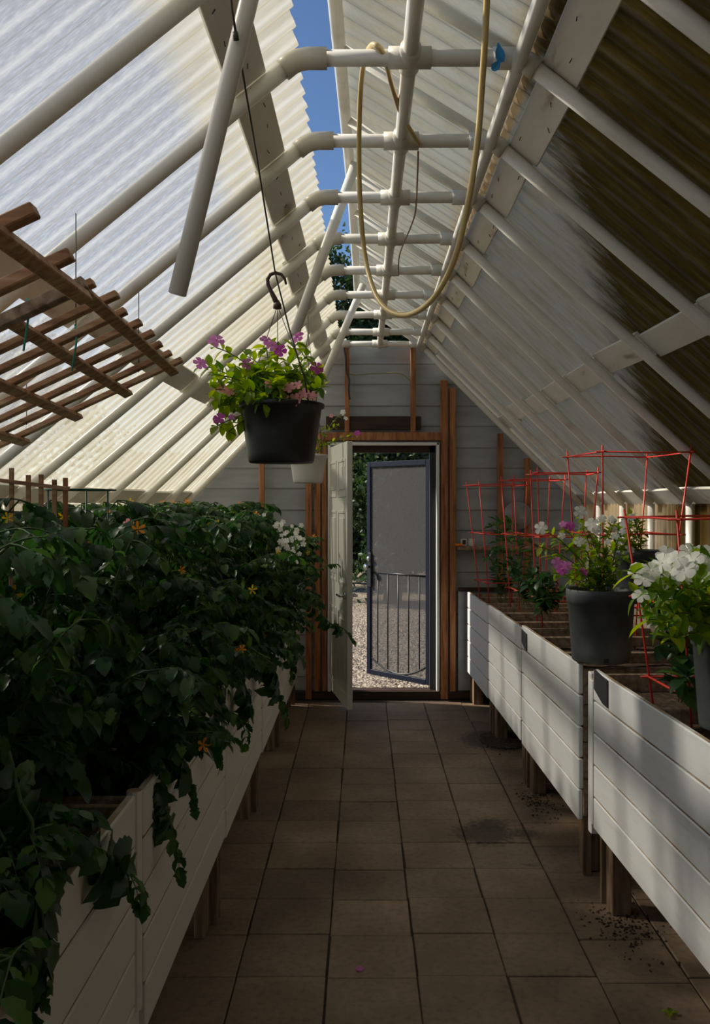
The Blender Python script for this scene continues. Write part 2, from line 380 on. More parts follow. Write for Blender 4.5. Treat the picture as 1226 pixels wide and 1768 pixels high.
# corrugated roof sheets
def corr(fn, ts, y0, y1, off, nfn, pitch=.104, amp=.013, jag=0):
    vs = []; fs = []; ny = int((y1-y0)/pitch*6); nt = len(ts)
    for i in range(ny+1):
        Y = y0+(y1-y0)*i/ny; w = amp*math.sin(2*math.pi*(Y-y0)/pitch); sh = int((Y-y0)/.66)
        sj = (math.sin(sh*12.9)*.5+.5)*jag
        for k, t in enumerate(ts):
            tt = t+(sj if k == 0 else 0)
            vs.append(fn(Y, tt)+nfn(Y)*(off+w))
    for i in range(ny):
        for k in range(nt-1):
            a = i*nt+k; fs.append((a, a+1, a+nt+1, a+nt))
    return vs, fs
ts = [-.03]+[i/12 for i in range(1, 13)]+[1.06]
m = MB(); m.add(*corr(lambda Y, t: roof(-1, Y, t), ts, YB, YF+.12, .058, lambda Y: rnorm(-1, Y), jag=.012))
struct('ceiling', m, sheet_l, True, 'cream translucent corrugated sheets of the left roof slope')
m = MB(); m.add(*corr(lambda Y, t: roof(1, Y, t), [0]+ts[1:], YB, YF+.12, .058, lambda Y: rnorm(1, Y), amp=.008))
struct('ceiling', m, sheet_r, True, 'dim corrugated sheets of the right roof slope with brown shade painted in')
upn = Vector((.55, 0, .83))
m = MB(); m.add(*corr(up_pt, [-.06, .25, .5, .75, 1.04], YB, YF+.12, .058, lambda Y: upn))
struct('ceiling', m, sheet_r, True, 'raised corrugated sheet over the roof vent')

# ---------------------------------------------------------------- PVC frame
fr = thing('roof_frame', 'white plastic pipe roof frame with rafters, crossbars and a long centre pipe', 'pipe frame', (0, 2.6, CH))
ys = [2.60+.589*j for j in range(-3, 9)]
pr_ = .024
for j, Y in enumerate(ys):
    Y = min(Y, YF-.06)
    for s in (-1, 1):
        a = roof(s, Y, 0); b_ = roof(s, Y, 1)
        d = (b_-a).normalized(); sag = [a+(b_-a)*k/6+rnorm(s, Y)*(-.006*math.sin(math.pi*k/6)) for k in range(7)]
        MB().tube(sag, pr_, 14).build('rafter', pvc, fr, True)
        # elbow
        h = Vector((-s, 0, 0)); pts = [a+d*.055, a+d*.025, a+(d+h)*.008, a+h*.03, a+h*.085]
        MB().tube(pts, .0315, 14).build('elbow', pvc_fit, fr, True)
        if True: MB().tube([b_, Vector((b_.x, Y, 0.0))], .022, 10).build('post', pvc, fr, True)
    xs = .135
    e = random.uniform(-.004, .004)
    MB().tube([(XL, Y, TZ), (xs, Y, TZ+e), (XR, Y, TZ)], pr_*.98, 14).build('crossbar', pvc, fr, True)
    q = MB(); q.tube([(xs-.062, Y, TZ+e), (xs+.062, Y, TZ+e)], .0315, 14); q.tube([(xs, Y-.058, TZ+e), (xs, Y+.058, TZ+e)], .0312, 14)
    q.build('cross_fitting', pvc_fit, fr, True)
    # upper rafter over the vent
    MB().tube([up_pt(Y, 0), up_pt(Y, 1.0)], .019, 12).build('vent_rafter', pvc, fr, True)
for (a, b_) in zip(ys, ys[1:]):
    b2 = min(b_, YF-.06)
    MB().tube([(.135, a, TZ), (.135, b2, TZ)], pr_*.96, 12).build('centre_pipe', pvc, fr, True)
    MB().tube([(XR-.012, a, TZ-.02), (XR-.012, b2, TZ-.02)], pr_*.9, 12).build('side_pipe', pvc, fr, True)
# purlin boards: outside the pipes, in bay-long pieces
for s in (-1, 1):
    for (tc, w) in ((.085 if s < 0 else .055, .125), (.50, .13), (.985, .12)):
        for (a, b_) in zip(ys, ys[1:]):
            jt = random.uniform(-.008, .008); aa = a+.004; bb = min(b_, YF-.03)-.004
            A = roof(s, aa, tc+jt)+rnorm(s, aa)*.0345; B = roof(s, bb, tc+jt+random.uniform(-.006, .006))+rnorm(s, bb)*.0345
            MB().beam(A, B, w, .018, rnorm(s, (aa+bb)/2)).build('purlin_board', board_w, fr)
            if tc < .1 and 1.9 < aa < 5.2:
                for q in (.25, .5, .8):
                    p = A+(B-A)*q-rnorm(s, aa)*.0105+(roof(s, aa, 1)-roof(s, aa, 0)).normalized()*random.uniform(-.04, .04)
                    MB().tube([p, p+Vector((random.uniform(-.008, .008), random.uniform(-.010, .010), -.014))], .0016, 5).build('nail', tapeb, fr)
MB().tube([up_pt(y, 1.0)+Vector((-.004, 0, .0)) for y in (YB, 0, 2.7, 3.5, 4.65, 6, YF)], .024, 12).build('vent_edge_pipe', pvc, fr, True)

# vent props: three slanted pipes
def prop(a, b_, r, label):
    o = thing('prop_pipe', label, 'pipe', b_, 'slanting vent prop pipes'); 
    MB().tube([a, (Vector(a)+Vector(b_))/2, b_], r, 14).build('pipe', pvc, o, True)
    v = (Vector(b_)-Vector(a)).normalized(); MB().tube([Vector(b_)-v*.002, Vector(b_)+v*.0015], r*.86, 14).build('open_end', pvc_fit, o)
    return o
def tprop(px0, py0, Y0, px1, py1, Y1, r, label): 
    a = P(px0, py0, Y0); b_ = P(px1, py1, Y1); v = (a-b_).normalized(); top = a
    if a.z < RZ-.02: top = a+v*((RZ-.03-a.z)/v.z)
    return prop(top, b_, r, label)
tprop(432, -8, 1.86, 306, 508, 1.93, .0195, 'thick white pipe hanging from the vent with a loose lower end, nearest the eye')
prop(P(614, 283, 4.2), P(508, 578, 4.15), .024, 'white prop pipe slanting down behind the black hanging pot')
prop(P(627, 492, 6.0), P(557, 657, 5.9), .024, 'white prop pipe slanting down in front of the gable, furthest one')

# ---------------------------------------------------------------- walls
DX0, DX1, DZ0, DZ1 = -.285, .615, .07, 2.075
def rl(z): # left, right roof limits at height z on the gable
    if z <= CH: return -1.43, 1.76
    t = (TZ-z)/(TZ-CH); return roof(-1, YF, t).x-.03, roof(1, YF, t).x+.03
def strip(m, fx, z0, z1, n=None, pitch=.17):
    n = n or max(2, int((z1-z0)/.011)); vs = []; fs = []
    for i in range(n+1):
        z = z0+(z1-z0)*i/n; u = (z/pitch) % 1; w = YF+.03-.012*(1-u)**2
        a, b_ = fx(z)
        vs += [(a, w, z), (b_, w, z)]
    m.add(vs, [(2*i, 2*i+1, 2*i+3, 2*i+2) for i in range(n)]); return m
m = MB()
strip(m, lambda z: (rl(z)[0], DX0), 0, DZ1); strip(m, lambda z: (DX1, rl(z)[1]), 0, DZ1); strip(m, lambda z: rl(z), DZ1, TZ)
w = struct('wall_far', m, sidm)
sm = w.modifiers.new('thick', 'SOLIDIFY'); sm.thickness = .012; sm.offset = -1
def lowwall(side, name):
    vs = []; fs = []; ny = int((YF-YB)/.013)
    tab = EXR if side > 0 else EXL
    for i in range(ny+1):
        Y = YB+(YF-YB)*i/ny; x = side*(lerp(tab, Y)+.04+.008*math.sin(Y*2*math.pi/.078)); vs += [(x, Y, -.05), (x, Y, CH+.0)]
    fs = [(2*i, 2*i+2, 2*i+3, 2*i+1) for i in range(ny)]
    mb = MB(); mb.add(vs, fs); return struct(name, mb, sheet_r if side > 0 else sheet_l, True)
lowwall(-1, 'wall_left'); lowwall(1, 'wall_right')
m = MB(); m.add([(-1.86, YB, 0), (2.2, YB, 0), (2.2, YB, CH), (XR, YB, TZ), (XL, YB, TZ), (-1.86, YB, CH)], [(0, 1, 2, 3, 4, 5)]); struct('wall_near', m, sidm)

# gable framing
tn = [0]
def trim(a, b_, w_, t_, m_=redwood, up=(0, 1, 0), label=None):
    tn[0] += 1; mb = MB(); mb.beam(a, b_, w_, t_, up, .003); return struct('trim_%d' % tn[0], mb, m_, label=label)
ST = YF-.035
trim((-.13, ST, 2.16), (-.13, ST, 2.86), .038, .05); trim((.405, ST, 2.16), (.405, ST, 2.86), .042, .05)
trim((.655, ST, .0), (.655, ST, 2.58), .06, .06); trim((.725, ST+.005, 0), (.725, ST+.005, 2.52), .05, .05)
trim((1.11, ST, .9), (1.11, ST, 2.15), .045, .05); trim((-.82, ST, .8), (-.82, ST, 2.15), .04, .05)
trim((1.33, ST, .9), (1.33, ST, 1.95), .045, .05)
trim((-.44, ST, 0), (-.44, ST, 2.12), .05, .06); trim((-.37, ST+.005, 0), (-.37, ST+.005, 2.12), .05, .05); trim((-.315, ST+.01, 0), (-.315, ST+.01, 2.12), .04, .04)
trim((-.46, ST-.01, 2.125), (.63, ST-.01, 2.125), .065, .06)
trim((-.3, ST-.0, 2.235), (.47, ST-.0, 2.235), .11, .02, darkwood)
trim((-.46, ST, .033), (1.7, ST, .033), .066, .05, darkwood); trim((-1.4, ST, .033), (-.46, ST, .033), .066, .05, darkwood)
# white door frame, dark inner jamb, threshold
trim((DX0+.012, YF-.03, DZ0), (DX0+.012, YF-.03, DZ1), .022, .12, trimw); trim((DX1-.012, YF-.03, DZ0), (DX1-.012, YF-.03, DZ1), .022, .12, trimw)
trim((DX0, YF-.03, DZ1-.011), (DX1, YF-.03, DZ1-.011), .022, .12, trimw)
trim((DX1-.048, YF+.03, DZ0), (DX1-.048, YF+.03, DZ1-.022), .05, .08, blackmetal); trim((DX0+.03, YF+.03, DZ1-.05), (DX1-.03, YF+.03, DZ1-.05), .055, .08, darkwood)
trim((DX0, YF+.02, DZ0-.02), (DX1, YF+.02, DZ0-.02), .12, .04, darkwood, (0, 0, 1))
# ledge right of the door and lower panel
trim((.76, ST-.02, 1.225), (1.72, ST-.02, 1.225), .03, .11, raw)
m = MB(); m.box((1.23, ST-.005, .47), (.92, .012, .80)); struct('trim_%d' % (tn[0]+1), m, sidm); tn[0] += 1
trim((.77, ST-.02, .89), (1.69, ST-.02, .89), .03, .04, darkwood)
# right eave board and light sill strip
# door leaf, open inwards
def door_leaf():
    d = thing('door_1', 'white panelled door standing open into the greenhouse', 'door', (-.265, 7.27, .1), None, 'structure')
    del d['category']
    a = Vector((-.262, 7.25, 0)); b_ = Vector((-.095, 6.42, 0)); u = (b_-a).normalized(); n = Vector((-u.y, u.x, 0)); n = n if n.x < 0 else -n
    L = (b_-a).length; M = Matrix((u, n, Vector((0, 0, 1)))).transposed()
    zt, zb = 2.03, .105
    m = MB(); m.box(a+u*L/2+Vector((0, 0, (zt+zb)/2)), (L, .04, zt-zb), M, .003); lf = m.build('leaf', doorw, d)
    for (u0, u1) in ((.10, .40), (.50, .80)):
        for (z0, z1) in ((.20, .78), (1.0, 1.52), (1.64, 1.90)):
            for sd in (1, -1):
                m = MB(); c = a+u*((u0+u1)/2*L/.86)+n*(.021*sd)
                for (cz, sz) in ((z0, .02), (z1, .02)): m.box(c+Vector((0, 0, cz)), ((u1-u0)*L/.86, .008, sz), M, .002)
                for uu in (u0, u1): m.box(a+u*(uu*L/.86)+n*(.021*sd)+Vector((0, 0, (z0+z1)/2)), (.02, .008, z1-z0+.02), M, .002)
                m.box(c+Vector((0, 0, (z0+z1)/2)), ((u1-u0)*L/.86-.09, .010, z1-z0-.09), M, .004)
                m.build('door_panel', doorw, lf)
    for sd in (1, -1):
        h = a+u*(L-.07)+n*(.02*sd)+Vector((0, 0, .915)); m = MB()
        m.tube([h, h+n*sd*.012], .026, 16); m.tube([h+n*sd*.01, h+n*sd*.045], .009, 10); m.tube([h+n*sd*.042, h+n*sd*.045-u*.10], .009, 10)
        m.build('handle', steel, lf, True)
    for z in (.3, 1.1, 1.85):
        MB().tube([a+Vector((0, 0, z-.045)), a+Vector((0, 0, z+.045))], .008, 8).build('hinge', steel, lf, True)
door_leaf()
def screen_door():
    d = thing('door_2', 'navy framed screen door with vertical bars swung open outside', 'door', (.56, 7.42, .08), None, 'structure'); del d['category']
    a = Vector((.555, 7.40, 0)); b_ = Vector((.043, 7.93, 0)); u = (b_-a).normalized(); L = (b_-a).length; n = Vector((-u.y, u.x, 0)); M = Matrix((u, n, Vector((0, 0, 1)))).transposed()
    zt, zb = 1.945, .085; m = MB()
    for uu in (.02, L-.02): m.box(a+u*uu+Vector((0, 0, (zt+zb)/2)), (.045, .03, zt-zb), M, .003)
    for zz in (zt-.02, zb+.02): m.box(a+u*L/2+Vector((0, 0, zz)), (L-.085, .03, .045), M, .003)
    m.build('frame', navy, d)
    m = MB(); m.box(a+u*L/2+Vector((0, 0, (zt+zb)/2)), (L-.08, .004, zt-zb-.08), M)
    s = mat('screen_mesh', (.13, .125, .127), .8, spec=.1); out = s.node_tree.nodes['Material Output']; pb = s.node_tree.nodes['Principled BSDF']
    tp = nd(s, 'ShaderNodeBsdfTransparent'); mx = nd(s, 'ShaderNodeMixShader'); mx.inputs[0].default_value = .5
    lk(s, tp.outputs[0], mx.inputs[1]); lk(s, pb.outputs[0], mx.inputs[2]); lk(s, mx.outputs[0], out.inputs[0]); m.build('screen_mesh', s, d)
    arc = lambda q: .26-.13*(1-(2*q-1)**2)
    for k in range(1, 6):
        q = k/6.0; p = a+u*(L*q)-n*.0; m = MB(); m.tube([p+Vector((0, 0, arc(q))), p+Vector((0, 0, .98))], .006, 8); m.build('bar', blackmetal, d, True)
    MB().tube([a+u*(L*q/16)+Vector((0, 0, arc(q/16))) for q in range(17)], .008, 8).build('curved_rail', blackmetal, d, True)
    MB().tube([a+u*.04+Vector((0, 0, .98)), a+u*(L-.04)+Vector((0, 0, .98))], .008, 8).build('middle_rail', blackmetal, d, True)
    fr_ = d.children[0] if d.children else d
    for sd in (1, -1):
        m = MB(); h = a+u*(L-.035)+n*.016*sd
        m.box(h+Vector((0, 0, 1.0)), (.045, .012, .30), M, .004); m.build('lock_plate', blackmetal, d)
        m = MB(); m.tube([h+Vector((0, 0, 1.03)), h+n*.03*sd+Vector((0, 0, 1.03)), h+n*.05*sd+Vector((0, 0, 1.03))], [.012, .012, .026], 14)
        m.tube([h+Vector((0, 0, 1.1)), h+n*.02*sd+Vector((0, 0, 1.1))], .02, 14); m.build('knob', steel, d, True)
screen_door()
# items on the ledge
o = thing('small_meter', 'small pale box with a dark window on the ledge right of the door', 'box', (.81, ST-.04, 1.24))
MB().box((.81, ST-.04, 1.27), (.045, .03, .058), None, .003).build('case', pot_white, o); MB().box((.812, ST-.056, 1.272), (.026, .004, .035)).build('display', tapeb, o)
m = MB(); m.lathe([(0, 0), (.024, 0), (.026, .005), (.026, .055), (.022, .06), (0, .06)], (.875, ST-.04, 1.24), 18)
tag(m.build('plastic_cup', pot_white, None, True), 'white plastic cup on the ledge beside the small box', 'cup')
m = MB(); m.tube([(.74, ST-.07, 1.252), (.80, ST-.075, 1.252)], [.011, .009], 10)
m2 = MB()
tag(m.build('plastic_clip', p_or, None, True), 'small orange clip at the left end of the ledge', 'clip')

# ---------------------------------------------------------------- planter boxes
def planter(side, x0, y0, x1, y1, top, bot, label, nb=5, back=.72, mtl=paint_r):
    """front face runs (x0,y0) near to (x1,y1) far; side +1 means the box extends to +X"""
    o = thing('planter_box', label, 'planter box', ((x0+x1)/2, (y0+y1)/2, 0), 'white raised planter boxes')
    A = Vector((x0, y0, 0)); B = Vector((x1, y1, 0)); u = (B-A).normalized(); ins = Vector((side*abs(u.y), -side*u.x*1, 0)); 
    n = Vector((u.y, -u.x, 0)); n = n if n.x*side > 0 else -n
    hb = (top-bot)/nb; m = MB(); t = .022
    for k in range(nb):
        z = bot+hb*(k+.5); e0 = random.uniform(0, .006); e1 = random.uniform(0, .006)
        if k == 0: e0 += .012
        tilt = Matrix.Rotation(R(random.uniform(-.5, .5)), 3, 'Z')
        a = A+u*e0+n*(t/2+random.uniform(-.0012, .0012)); b_ = B-u*e1+n*t/2
        m.beam(a+Vector((0, 0, z)), b_+Vector((0, 0, z)), t, hb-.006, (0, 0, 1), .004)
    m.build('front_panel', mtl, o)
    dep = back
    for q, s_ in ((A+u*.012, 1), (B-u*.012, -1)):
        m = MB()
        for k in range(4):
            z = bot+.02+(top-bot-.04)*(k+.5)/4
            m.beam(q+n*t+Vector((0, 0, z)), q+n*dep+Vector((0, 0, z)), .02, (top-bot-.04)/4-.004, (0, 0, 1), .002)
        m.build('end_panel', raw, o)
    m = MB()
    for k in range(4):
        z = bot+.02+(top-bot-.04)*(k+.5)/4
        m.beam(A+n*(dep+.01)+Vector((0, 0, z)), B+n*(dep+.01)+Vector((0, 0, z)), .02, (top-bot-.04)/4-.004, (0, 0, 1), .002)
    m.build('back_panel', raw, o)
    m = MB(); m.box((A+B)/2+n*(dep/2)+Vector((0, 0, bot+.03)), (dep-.05, (B-A).length-.06, .02), Matrix((n, u, Vector((0, 0, 1)))).transposed()); m.build('bottom_panel', raw, o)
    for q, d in ((A, 1), (B, -1)):
        for w in (t+.05, dep-.05):
            p = q+u*(d*.10)+n*w; m = MB(); m.box((p.x, p.y, (bot+.30)/2), (.075, .085, bot+.30) if side > 0 else (.04, .085, bot+.30), None, .004); m.build('leg', legw, o)
        p = q+u*(d*.022)+n*(t+.02); m = MB(); m.box((p.x, p.y, (bot+.25)/2), (.035, .022, bot+.25), None, .002); m.build('leg_batten', legw, o)
    for w in (.35, .75):
        m = MB(); q = A+u*((B-A).length*w); m.beam(q+n*t+Vector((0, 0, top-.05)), q+n*dep+Vector((0, 0, top-.05)), .035, .05, (0, 0, 1), .003)
        m.build('cross_brace', raw, o)
    # soil
    m = MB(); N = 14; vs = []
    LL = (B-A).length-.06
    for i in range(N+1):
        for k in range(N+1):
            p = A+u*(.03+LL*i/N)+n*(t+.004+(dep-t-.008)*k/N); vs.append((p.x, p.y, top-.17+.02*noise.noise(Vector((p.x*9, p.y*9, 0)))))
    m.add(vs, [(i*(N+1)+k, (i+1)*(N+1)+k, (i+1)*(N+1)+k+1, i*(N+1)+k+1) for i in range(N) for k in range(N)])
    s = m.build('soil', soilm, None, True); tag(s, 'dark soil filling the ' + label, 'soil', None, 'stuff')
    sm = s.modifiers.new('t', 'SOLIDIFY'); sm.thickness = .08
    return o, A, B, n, u
RB = []
RB.append(planter(1, .985, 1.2, .917, 3.58, .925, .285, 'white planter box nearest on the right of the aisle'))
RB.append(planter(1, .912, 3.80, .887, 5.03, .905, .235, 'white planter box second on the right under the black nursery pot'))
RB.append(planter(1, .885, 5.04, .860, 6.17, .89, .243, 'white planter box third on the right'))
RB.append(planter(1, .858, 6.18, .832, 7.20, .88, .235, 'white planter box furthest on the right by the gable wall'))
# bridging end post in the gap between the first two boxes
m = MB(); m.box((.955, 3.69, .56), (.05, .045, .66), None, .004); m.box((.93, 3.63, .58), (.02, .05, .58), None, .003)
tag(m.build('joint_post', paint_r), 'narrow white post closing the gap under the black nursery pot', 'post')
LBX = -.522
LB = [(.7, 2.06, .915, .31, 'white planter box nearest on the left of the aisle'), (2.14, 3.40, .90, .315, 'white planter box second on the left under drooping leaves'),
      (3.41, 4.63, .875, .30, 'white planter box third on the left'), (4.66, 5.88, .87, .28, 'white planter box fourth on the left'), (5.89, 7.1, .86, .22, 'white planter box furthest on the left by the open door')]
for (a, b_, tz, bz, lb) in LB: planter(-1, LBX, a, LBX+(.0 if b_ < 7 else .01), b_, tz, bz, lb, 5, 1.0 if b_ < 5 else .86, paint_l)
m = MB(); m.tube([(-.535, 2.10, .40), (-.535, 2.10, .91)], .018, 10); m.box((-.545, 2.10, .20), (.03, .05, .42), None, .003)
tag(m.build('joint_post', paint_l, None), 'narrow chipped post between the two nearest left boxes', 'post')
# black tape patches on the right boxes
def tape(px, py, w, h, Y, label, cut=True):
    X = lerp([(1.2, .985), (3.58, .917), (3.8, .912), (5.03, .887)], Y); z = CH-(py-VY)/F*Y
    vs = [(-w/2, h/2), (w/2, h*.42), (w/2, -h/2), (w*.15, -h*.48), (-w/2, -h*.2)]
    m = MB(); q = [(X-.004+ (-.0)*1, Y-a, z+b_) for a, b_ in vs]; q2 = [(X-.0015+.004, Y-a, z+b_) for a, b_ in vs]; n = 5
    m.add(q+q2, [tuple(range(n)), tuple(range(n, 2*n))[::-1]]+[(i, (i+1) % n, n+(i+1) % n, n+i) for i in range(n)])
    tag(m.build('tape_patch', tapeb), label, 'tape')
tape(1033, 1188, .19, .11, 3.47, 'black tape patch on the corner of the nearest right box')
tape(905, 1105, .15, .10, 4.94, 'black tape patch at the far end of the second right box')

# ---------------------------------------------------------------- dirt on the floor
for (cx, cy, n, rx, ry, lb) in ((.98, 3.35, 260, .12, .22, 'soil crumbs at the nearest right legs'), (.93, 4.75, 200, .09, .25, 'soil crumbs by the second pair of right legs'), (.9, 5.9, 160, .12, .2, 'soil crumbs near the far right legs')):
    m = MB()
    for i in range(n):
        x = random.gauss(cx, rx*.5); y = random.gauss(cy, ry*.5); r = random.uniform(.002, .008); c = Vector((x, y, .001))
        q = [Vector((1, 0, 0)), Vector((0, 1, 0)), Vector((-1, 0, 0)), Vector((0, -1, 0)), Vector((0, 0, .9))]
        m.add([c+(p+rv(.3))*r for p in q], [(0, 1, 4), (1, 2, 4), (2, 3, 4), (3, 0, 4)])
    tag(m.build('soil_crumbs', soilm), lb, 'soil', None, 'stuff')
m = MB(); N = 28; pts = []
for i in range(N):
    a = 2*math.pi*i/N; r = 1+.16*noise.noise(Vector((math.cos(a)*2, math.sin(a)*2, 3))); pts.append((.93+.15*r*math.cos(a)*1.0, 6.0+.22*r*math.sin(a), .006))
m.add(pts+[(p[0], p[1], -.004) for p in pts], [tuple(range(N))]+[(i, (i+1) % N, N+(i+1) % N, N+i) for i in range(N)])
tag(m.build('wet_soil_patch', soilm), 'flat wet patch of soil on the tiles by the right boxes', 'soil patch', None, 'stuff')
def fallen(px, py, m_, r, label, name='fallen_petal'):
    Y = F*CH/(py-VY); c = Vector(((px-VX)/F*Y, Y, .004)); m = MB(); n = 10
    m.add([c+Vector((0, 0, .004))]+[c+Vector((r*math.cos(2*math.pi*i/n)*random.uniform(.8, 1.1), r*math.sin(2*math.pi*i/n)*1.1, random.uniform(0, .004))) for i in range(n)], [(0, i+1, (i+1) % n+1) for i in range(n)])
    tag(m.build(name, m_), label, 'petal')
fallen(621, 1675, p_pink, .016, 'pink petal lying on the tiles mid-aisle')
m = MB(); Y = F*CH/(1752-VY); c = Vector(((1158-VX)/F*Y, Y, .006))
for k in range(4): m.leaf(c, (math.cos(k*1.4), math.sin(k*1.4), .3), (0, 0, 1), .03, .016, 'oval')
tag(m.build('fallen_leaf', vin_leaf), 'small yellow-green leaf fallen on the floor at lower right', 'leaf')

# ---------------------------------------------------------------- plants: builders
def bez(a, c, b_, n):
    return [a*(1-t)**2+c*2*t*(1-t)+b_*t*t for t in [i/(n-1) for i in range(n)]]
def compound(mb, sb, o, d, L, sc_=1.0):
    d = Vector(d).normalized(); side = d.cross(Vector((0, 0, 1)));
    if side.length < .1: side = Vector((1, 0, 0))
    side.normalize(); pts = []; p = Vector(o); dd = d.copy(); N = 5
    for i in range(N+1):
        pts.append(p.copy()); dd = (dd+Vector((0, 0, -.16))+rv(.06)).normalized(); p = p+dd*(L/N)
    sb.tube(pts, [.0022-.0003*i for i in range(N+1)], 4, False)
    for i in range(1, N+1):
        for s in (-1, 1):
            if i == 1 and random.random() < .5: continue
            l = L*random.uniform(.30, .44)*(1 if i in (2, 3, 4) else .75)*sc_
            v = (pts[i]-pts[i-1]).normalized()*.6+side*s+Vector((0, 0, random.uniform(-.7, .15)))
            mb.leaf(pts[i], v, Vector((0, 0, 1))+rv(.35), l, l*.62, 'tomato', random.uniform(-.05, .5), random.uniform(.3, 1.5))
    mb.leaf(pts[-1], (pts[-1]-pts[-2]), Vector((0, 0, 1))+rv(.3), L*.45*sc_, L*.30*sc_, 'tomato', .2, random.uniform(.3, 1.3))
def fmesh(name, m_, n=5, L=1.0, W=1.0, curl=.5, centre=None):
    mb = MB()
    for k in range(n):
        a = 2*math.pi*k/n; mb.leaf((0, 0, 0), (math.cos(a), math.sin(a), .25), (0, 0, 1), L, W, 'petal', .12, curl)
    mb.lathe([(.10, .02), (.07, .10), (0, .12)], (0, 0, 0), 8)
    me = mb.build(name, m_, None, True); mesh = me.data; bpy.data.objects.remove(me); return mesh
F_white = fmesh('white_flower', p_white); F_pink = fmesh('pink_flower', p_pink); F_mag = fmesh('magenta_flower', p_mag); F_salm = fmesh('salmon_flower', p_salm, curl=.2)
F_yel = fmesh('yellow_flower', p_yel, 5, 1, .5, -.1); F_or = fmesh('orange_flower', p_or, 5, 1, .5, -.3)
def flower(parent, mesh, p, r, face=None, name='flower'):
    face = Vector(face) if face is not None else Vector((random.uniform(-.5, .5), -1, random.uniform(.1, .9)))
    q = (face+rv(.25)).to_track_quat('Z', 'Y').to_matrix().to_4x4()
    return child(name, mesh, parent, Matrix.Translation(p) @ q @ Matrix.Rotation(random.uniform(0, 6), 4, 'Z') @ Matrix.Diagonal((r, r, r, 1)))

# ---- tomato plants in the left bed
def tomato(cx, cy, label, n=13, ztop=1.60, zb=.72, sp=.36, big=1.0, flowers=2):
    o = thing('tomato_plant', label, 'tomato plant', (cx, cy, zb), 'bushy tomato plants in the left boxes')
    lb = MB(); sb = MB(); tips = []
    for i in range(n):
        a = 2*math.pi*(i+random.random()*.6)/n; rr = sp*random.uniform(.35, 1)
        tip = Vector((cx+rr*math.cos(a)*1.0, cy+rr*math.sin(a), ztop-random.uniform(0, .60 if i % 3 else .04)))
        if cx > -.9 and cy > 2.2 and i % 3 == 1:
            tip = Vector((random.uniform(-.50, -.36-.02*(6-cy)), cy+random.uniform(-.3, .3), random.uniform(.86, 1.35)))
        else: tip.x = min(tip.x, -.44 if tip.z < 1.3 else -.52)
        tip.x = max(tip.x, -1.52 if cy < 4 else -1.25)
        base = Vector((cx+random.uniform(-.06, .06), cy+random.uniform(-.06, .06), zb)); c = Vector(((base.x+tip.x)/2, (base.y+tip.y)/2, tip.z*.75+base.z*.25+.1))
        pts = bez(base, c, tip, 10); sb.tube(pts, [.006-.0004*k for k in range(10)], 5, False); tips.append(tip)
        for k in range(2, 10):
            for _ in range(3):
                ang = random.uniform(0, 6.283); d = Vector((math.cos(ang), math.sin(ang), random.uniform(-.1, .55)))
                L = random.uniform(.09, .165)*big
                lim = -1.70 + .0
                e = pts[k]+d*L
                if e.z > ztop+.03: d.z = -.2
                if e.x < (-1.6 if cy < 4 else -1.3): d.x = abs(d.x)
                compound(lb, sb, pts[k], d, L, 1.15)
    lb.build('foliage', tom_leaf, o, True); sb.build('stem', tom_stem, o, True)
    for k in range(flowers):
        t = random.choice(tips); p = t+Vector((random.uniform(-.04, .03), random.uniform(-.06, 0), random.uniform(-.03, .02)))
        flower(o, random.choice((F_yel, F_yel, F_or)), p, random.uniform(.014, .022), (1, -1.2, .3))
    return o
words = ['nearest', 'second', 'third', 'fourth', 'fifth', 'sixth', 'seventh', 'eighth', 'ninth', 'tenth', 'eleventh', 'furthest']
yy = [1.25, 1.75, 2.3, 2.85, 3.4, 3.95, 4.5, 5.05, 5.6, 6.1, 6.55]
for i, y in enumerate(yy):
    w = words[i] if i < len(yy)-1 else 'furthest'
    tomato(-.80, y, '%s tomato plant along the aisle edge of the left boxes' % w, n=15, ztop=1.55 if y < 5.8 else 1.45, sp=.36, big=.85, flowers=3)
    if y > 1.5: tomato(-1.25 if y < 4.2 else -1.1, min(y+.15, 6.6), '%s tomato plant in the back row of the left boxes' % w, n=10, ztop=1.60, sp=.36, flowers=2)

# ---- trailing vines that hang over the front panels
def trail(path, label, big=1.0, n=None):
    pts = [Vector(p) for p in path]; o = thing('trailing_vine', label, 'vine', pts[0]); lb = MB(); sb = MB()
    fine = []
    for a, b_ in zip(pts, pts[1:]):
        for k in range(4): fine.append(a+(b_-a)*k/4+rv(.004))
    fine.append(pts[-1]); sb.tube(fine, .0035, 5)
    for k in range(1, len(fine)):
        for s in (-1, 1):
            v = Vector((random.uniform(-.1, .5), s*random.uniform(.3, 1), random.uniform(-.9, .1)))
            L = random.uniform(.07, .12)*big
            lb.leaf(fine[k], v, Vector((1, 0, .3))+rv(.4), L, L*.6, 'tomato', random.uniform(0, .4), random.uniform(.5, 2.0))
    compound(lb, sb, fine[-1], (fine[-1]-fine[-2]), .12*big, 1)
    lb.build('foliage', tom_leaf, o, True); sb.build('stem', tom_stem, o, True)
trail([P(80, 1380, 1.75)+Vector((-.06, 0, 0)), P(150, 1450, 1.72), P(190, 1480, 1.75), P(215, 1500, 1.78)], 'leafy vine curling over the nearest left box with a looped tip', 1.0)
trail([P(-20, 1400, 1.4), P(45, 1520, 1.38), P(80, 1600, 1.36), P(70, 1680, 1.36)], 'dark vine hanging lowest down the nearest left box at the picture corner', 1.05)
trail([P(10, 1300, 1.45), P(50, 1420, 1.42), P(70, 1520, 1.42), P(75, 1600, 1.4)], 'dark vine at the left picture edge above the lowest one', 1.0)
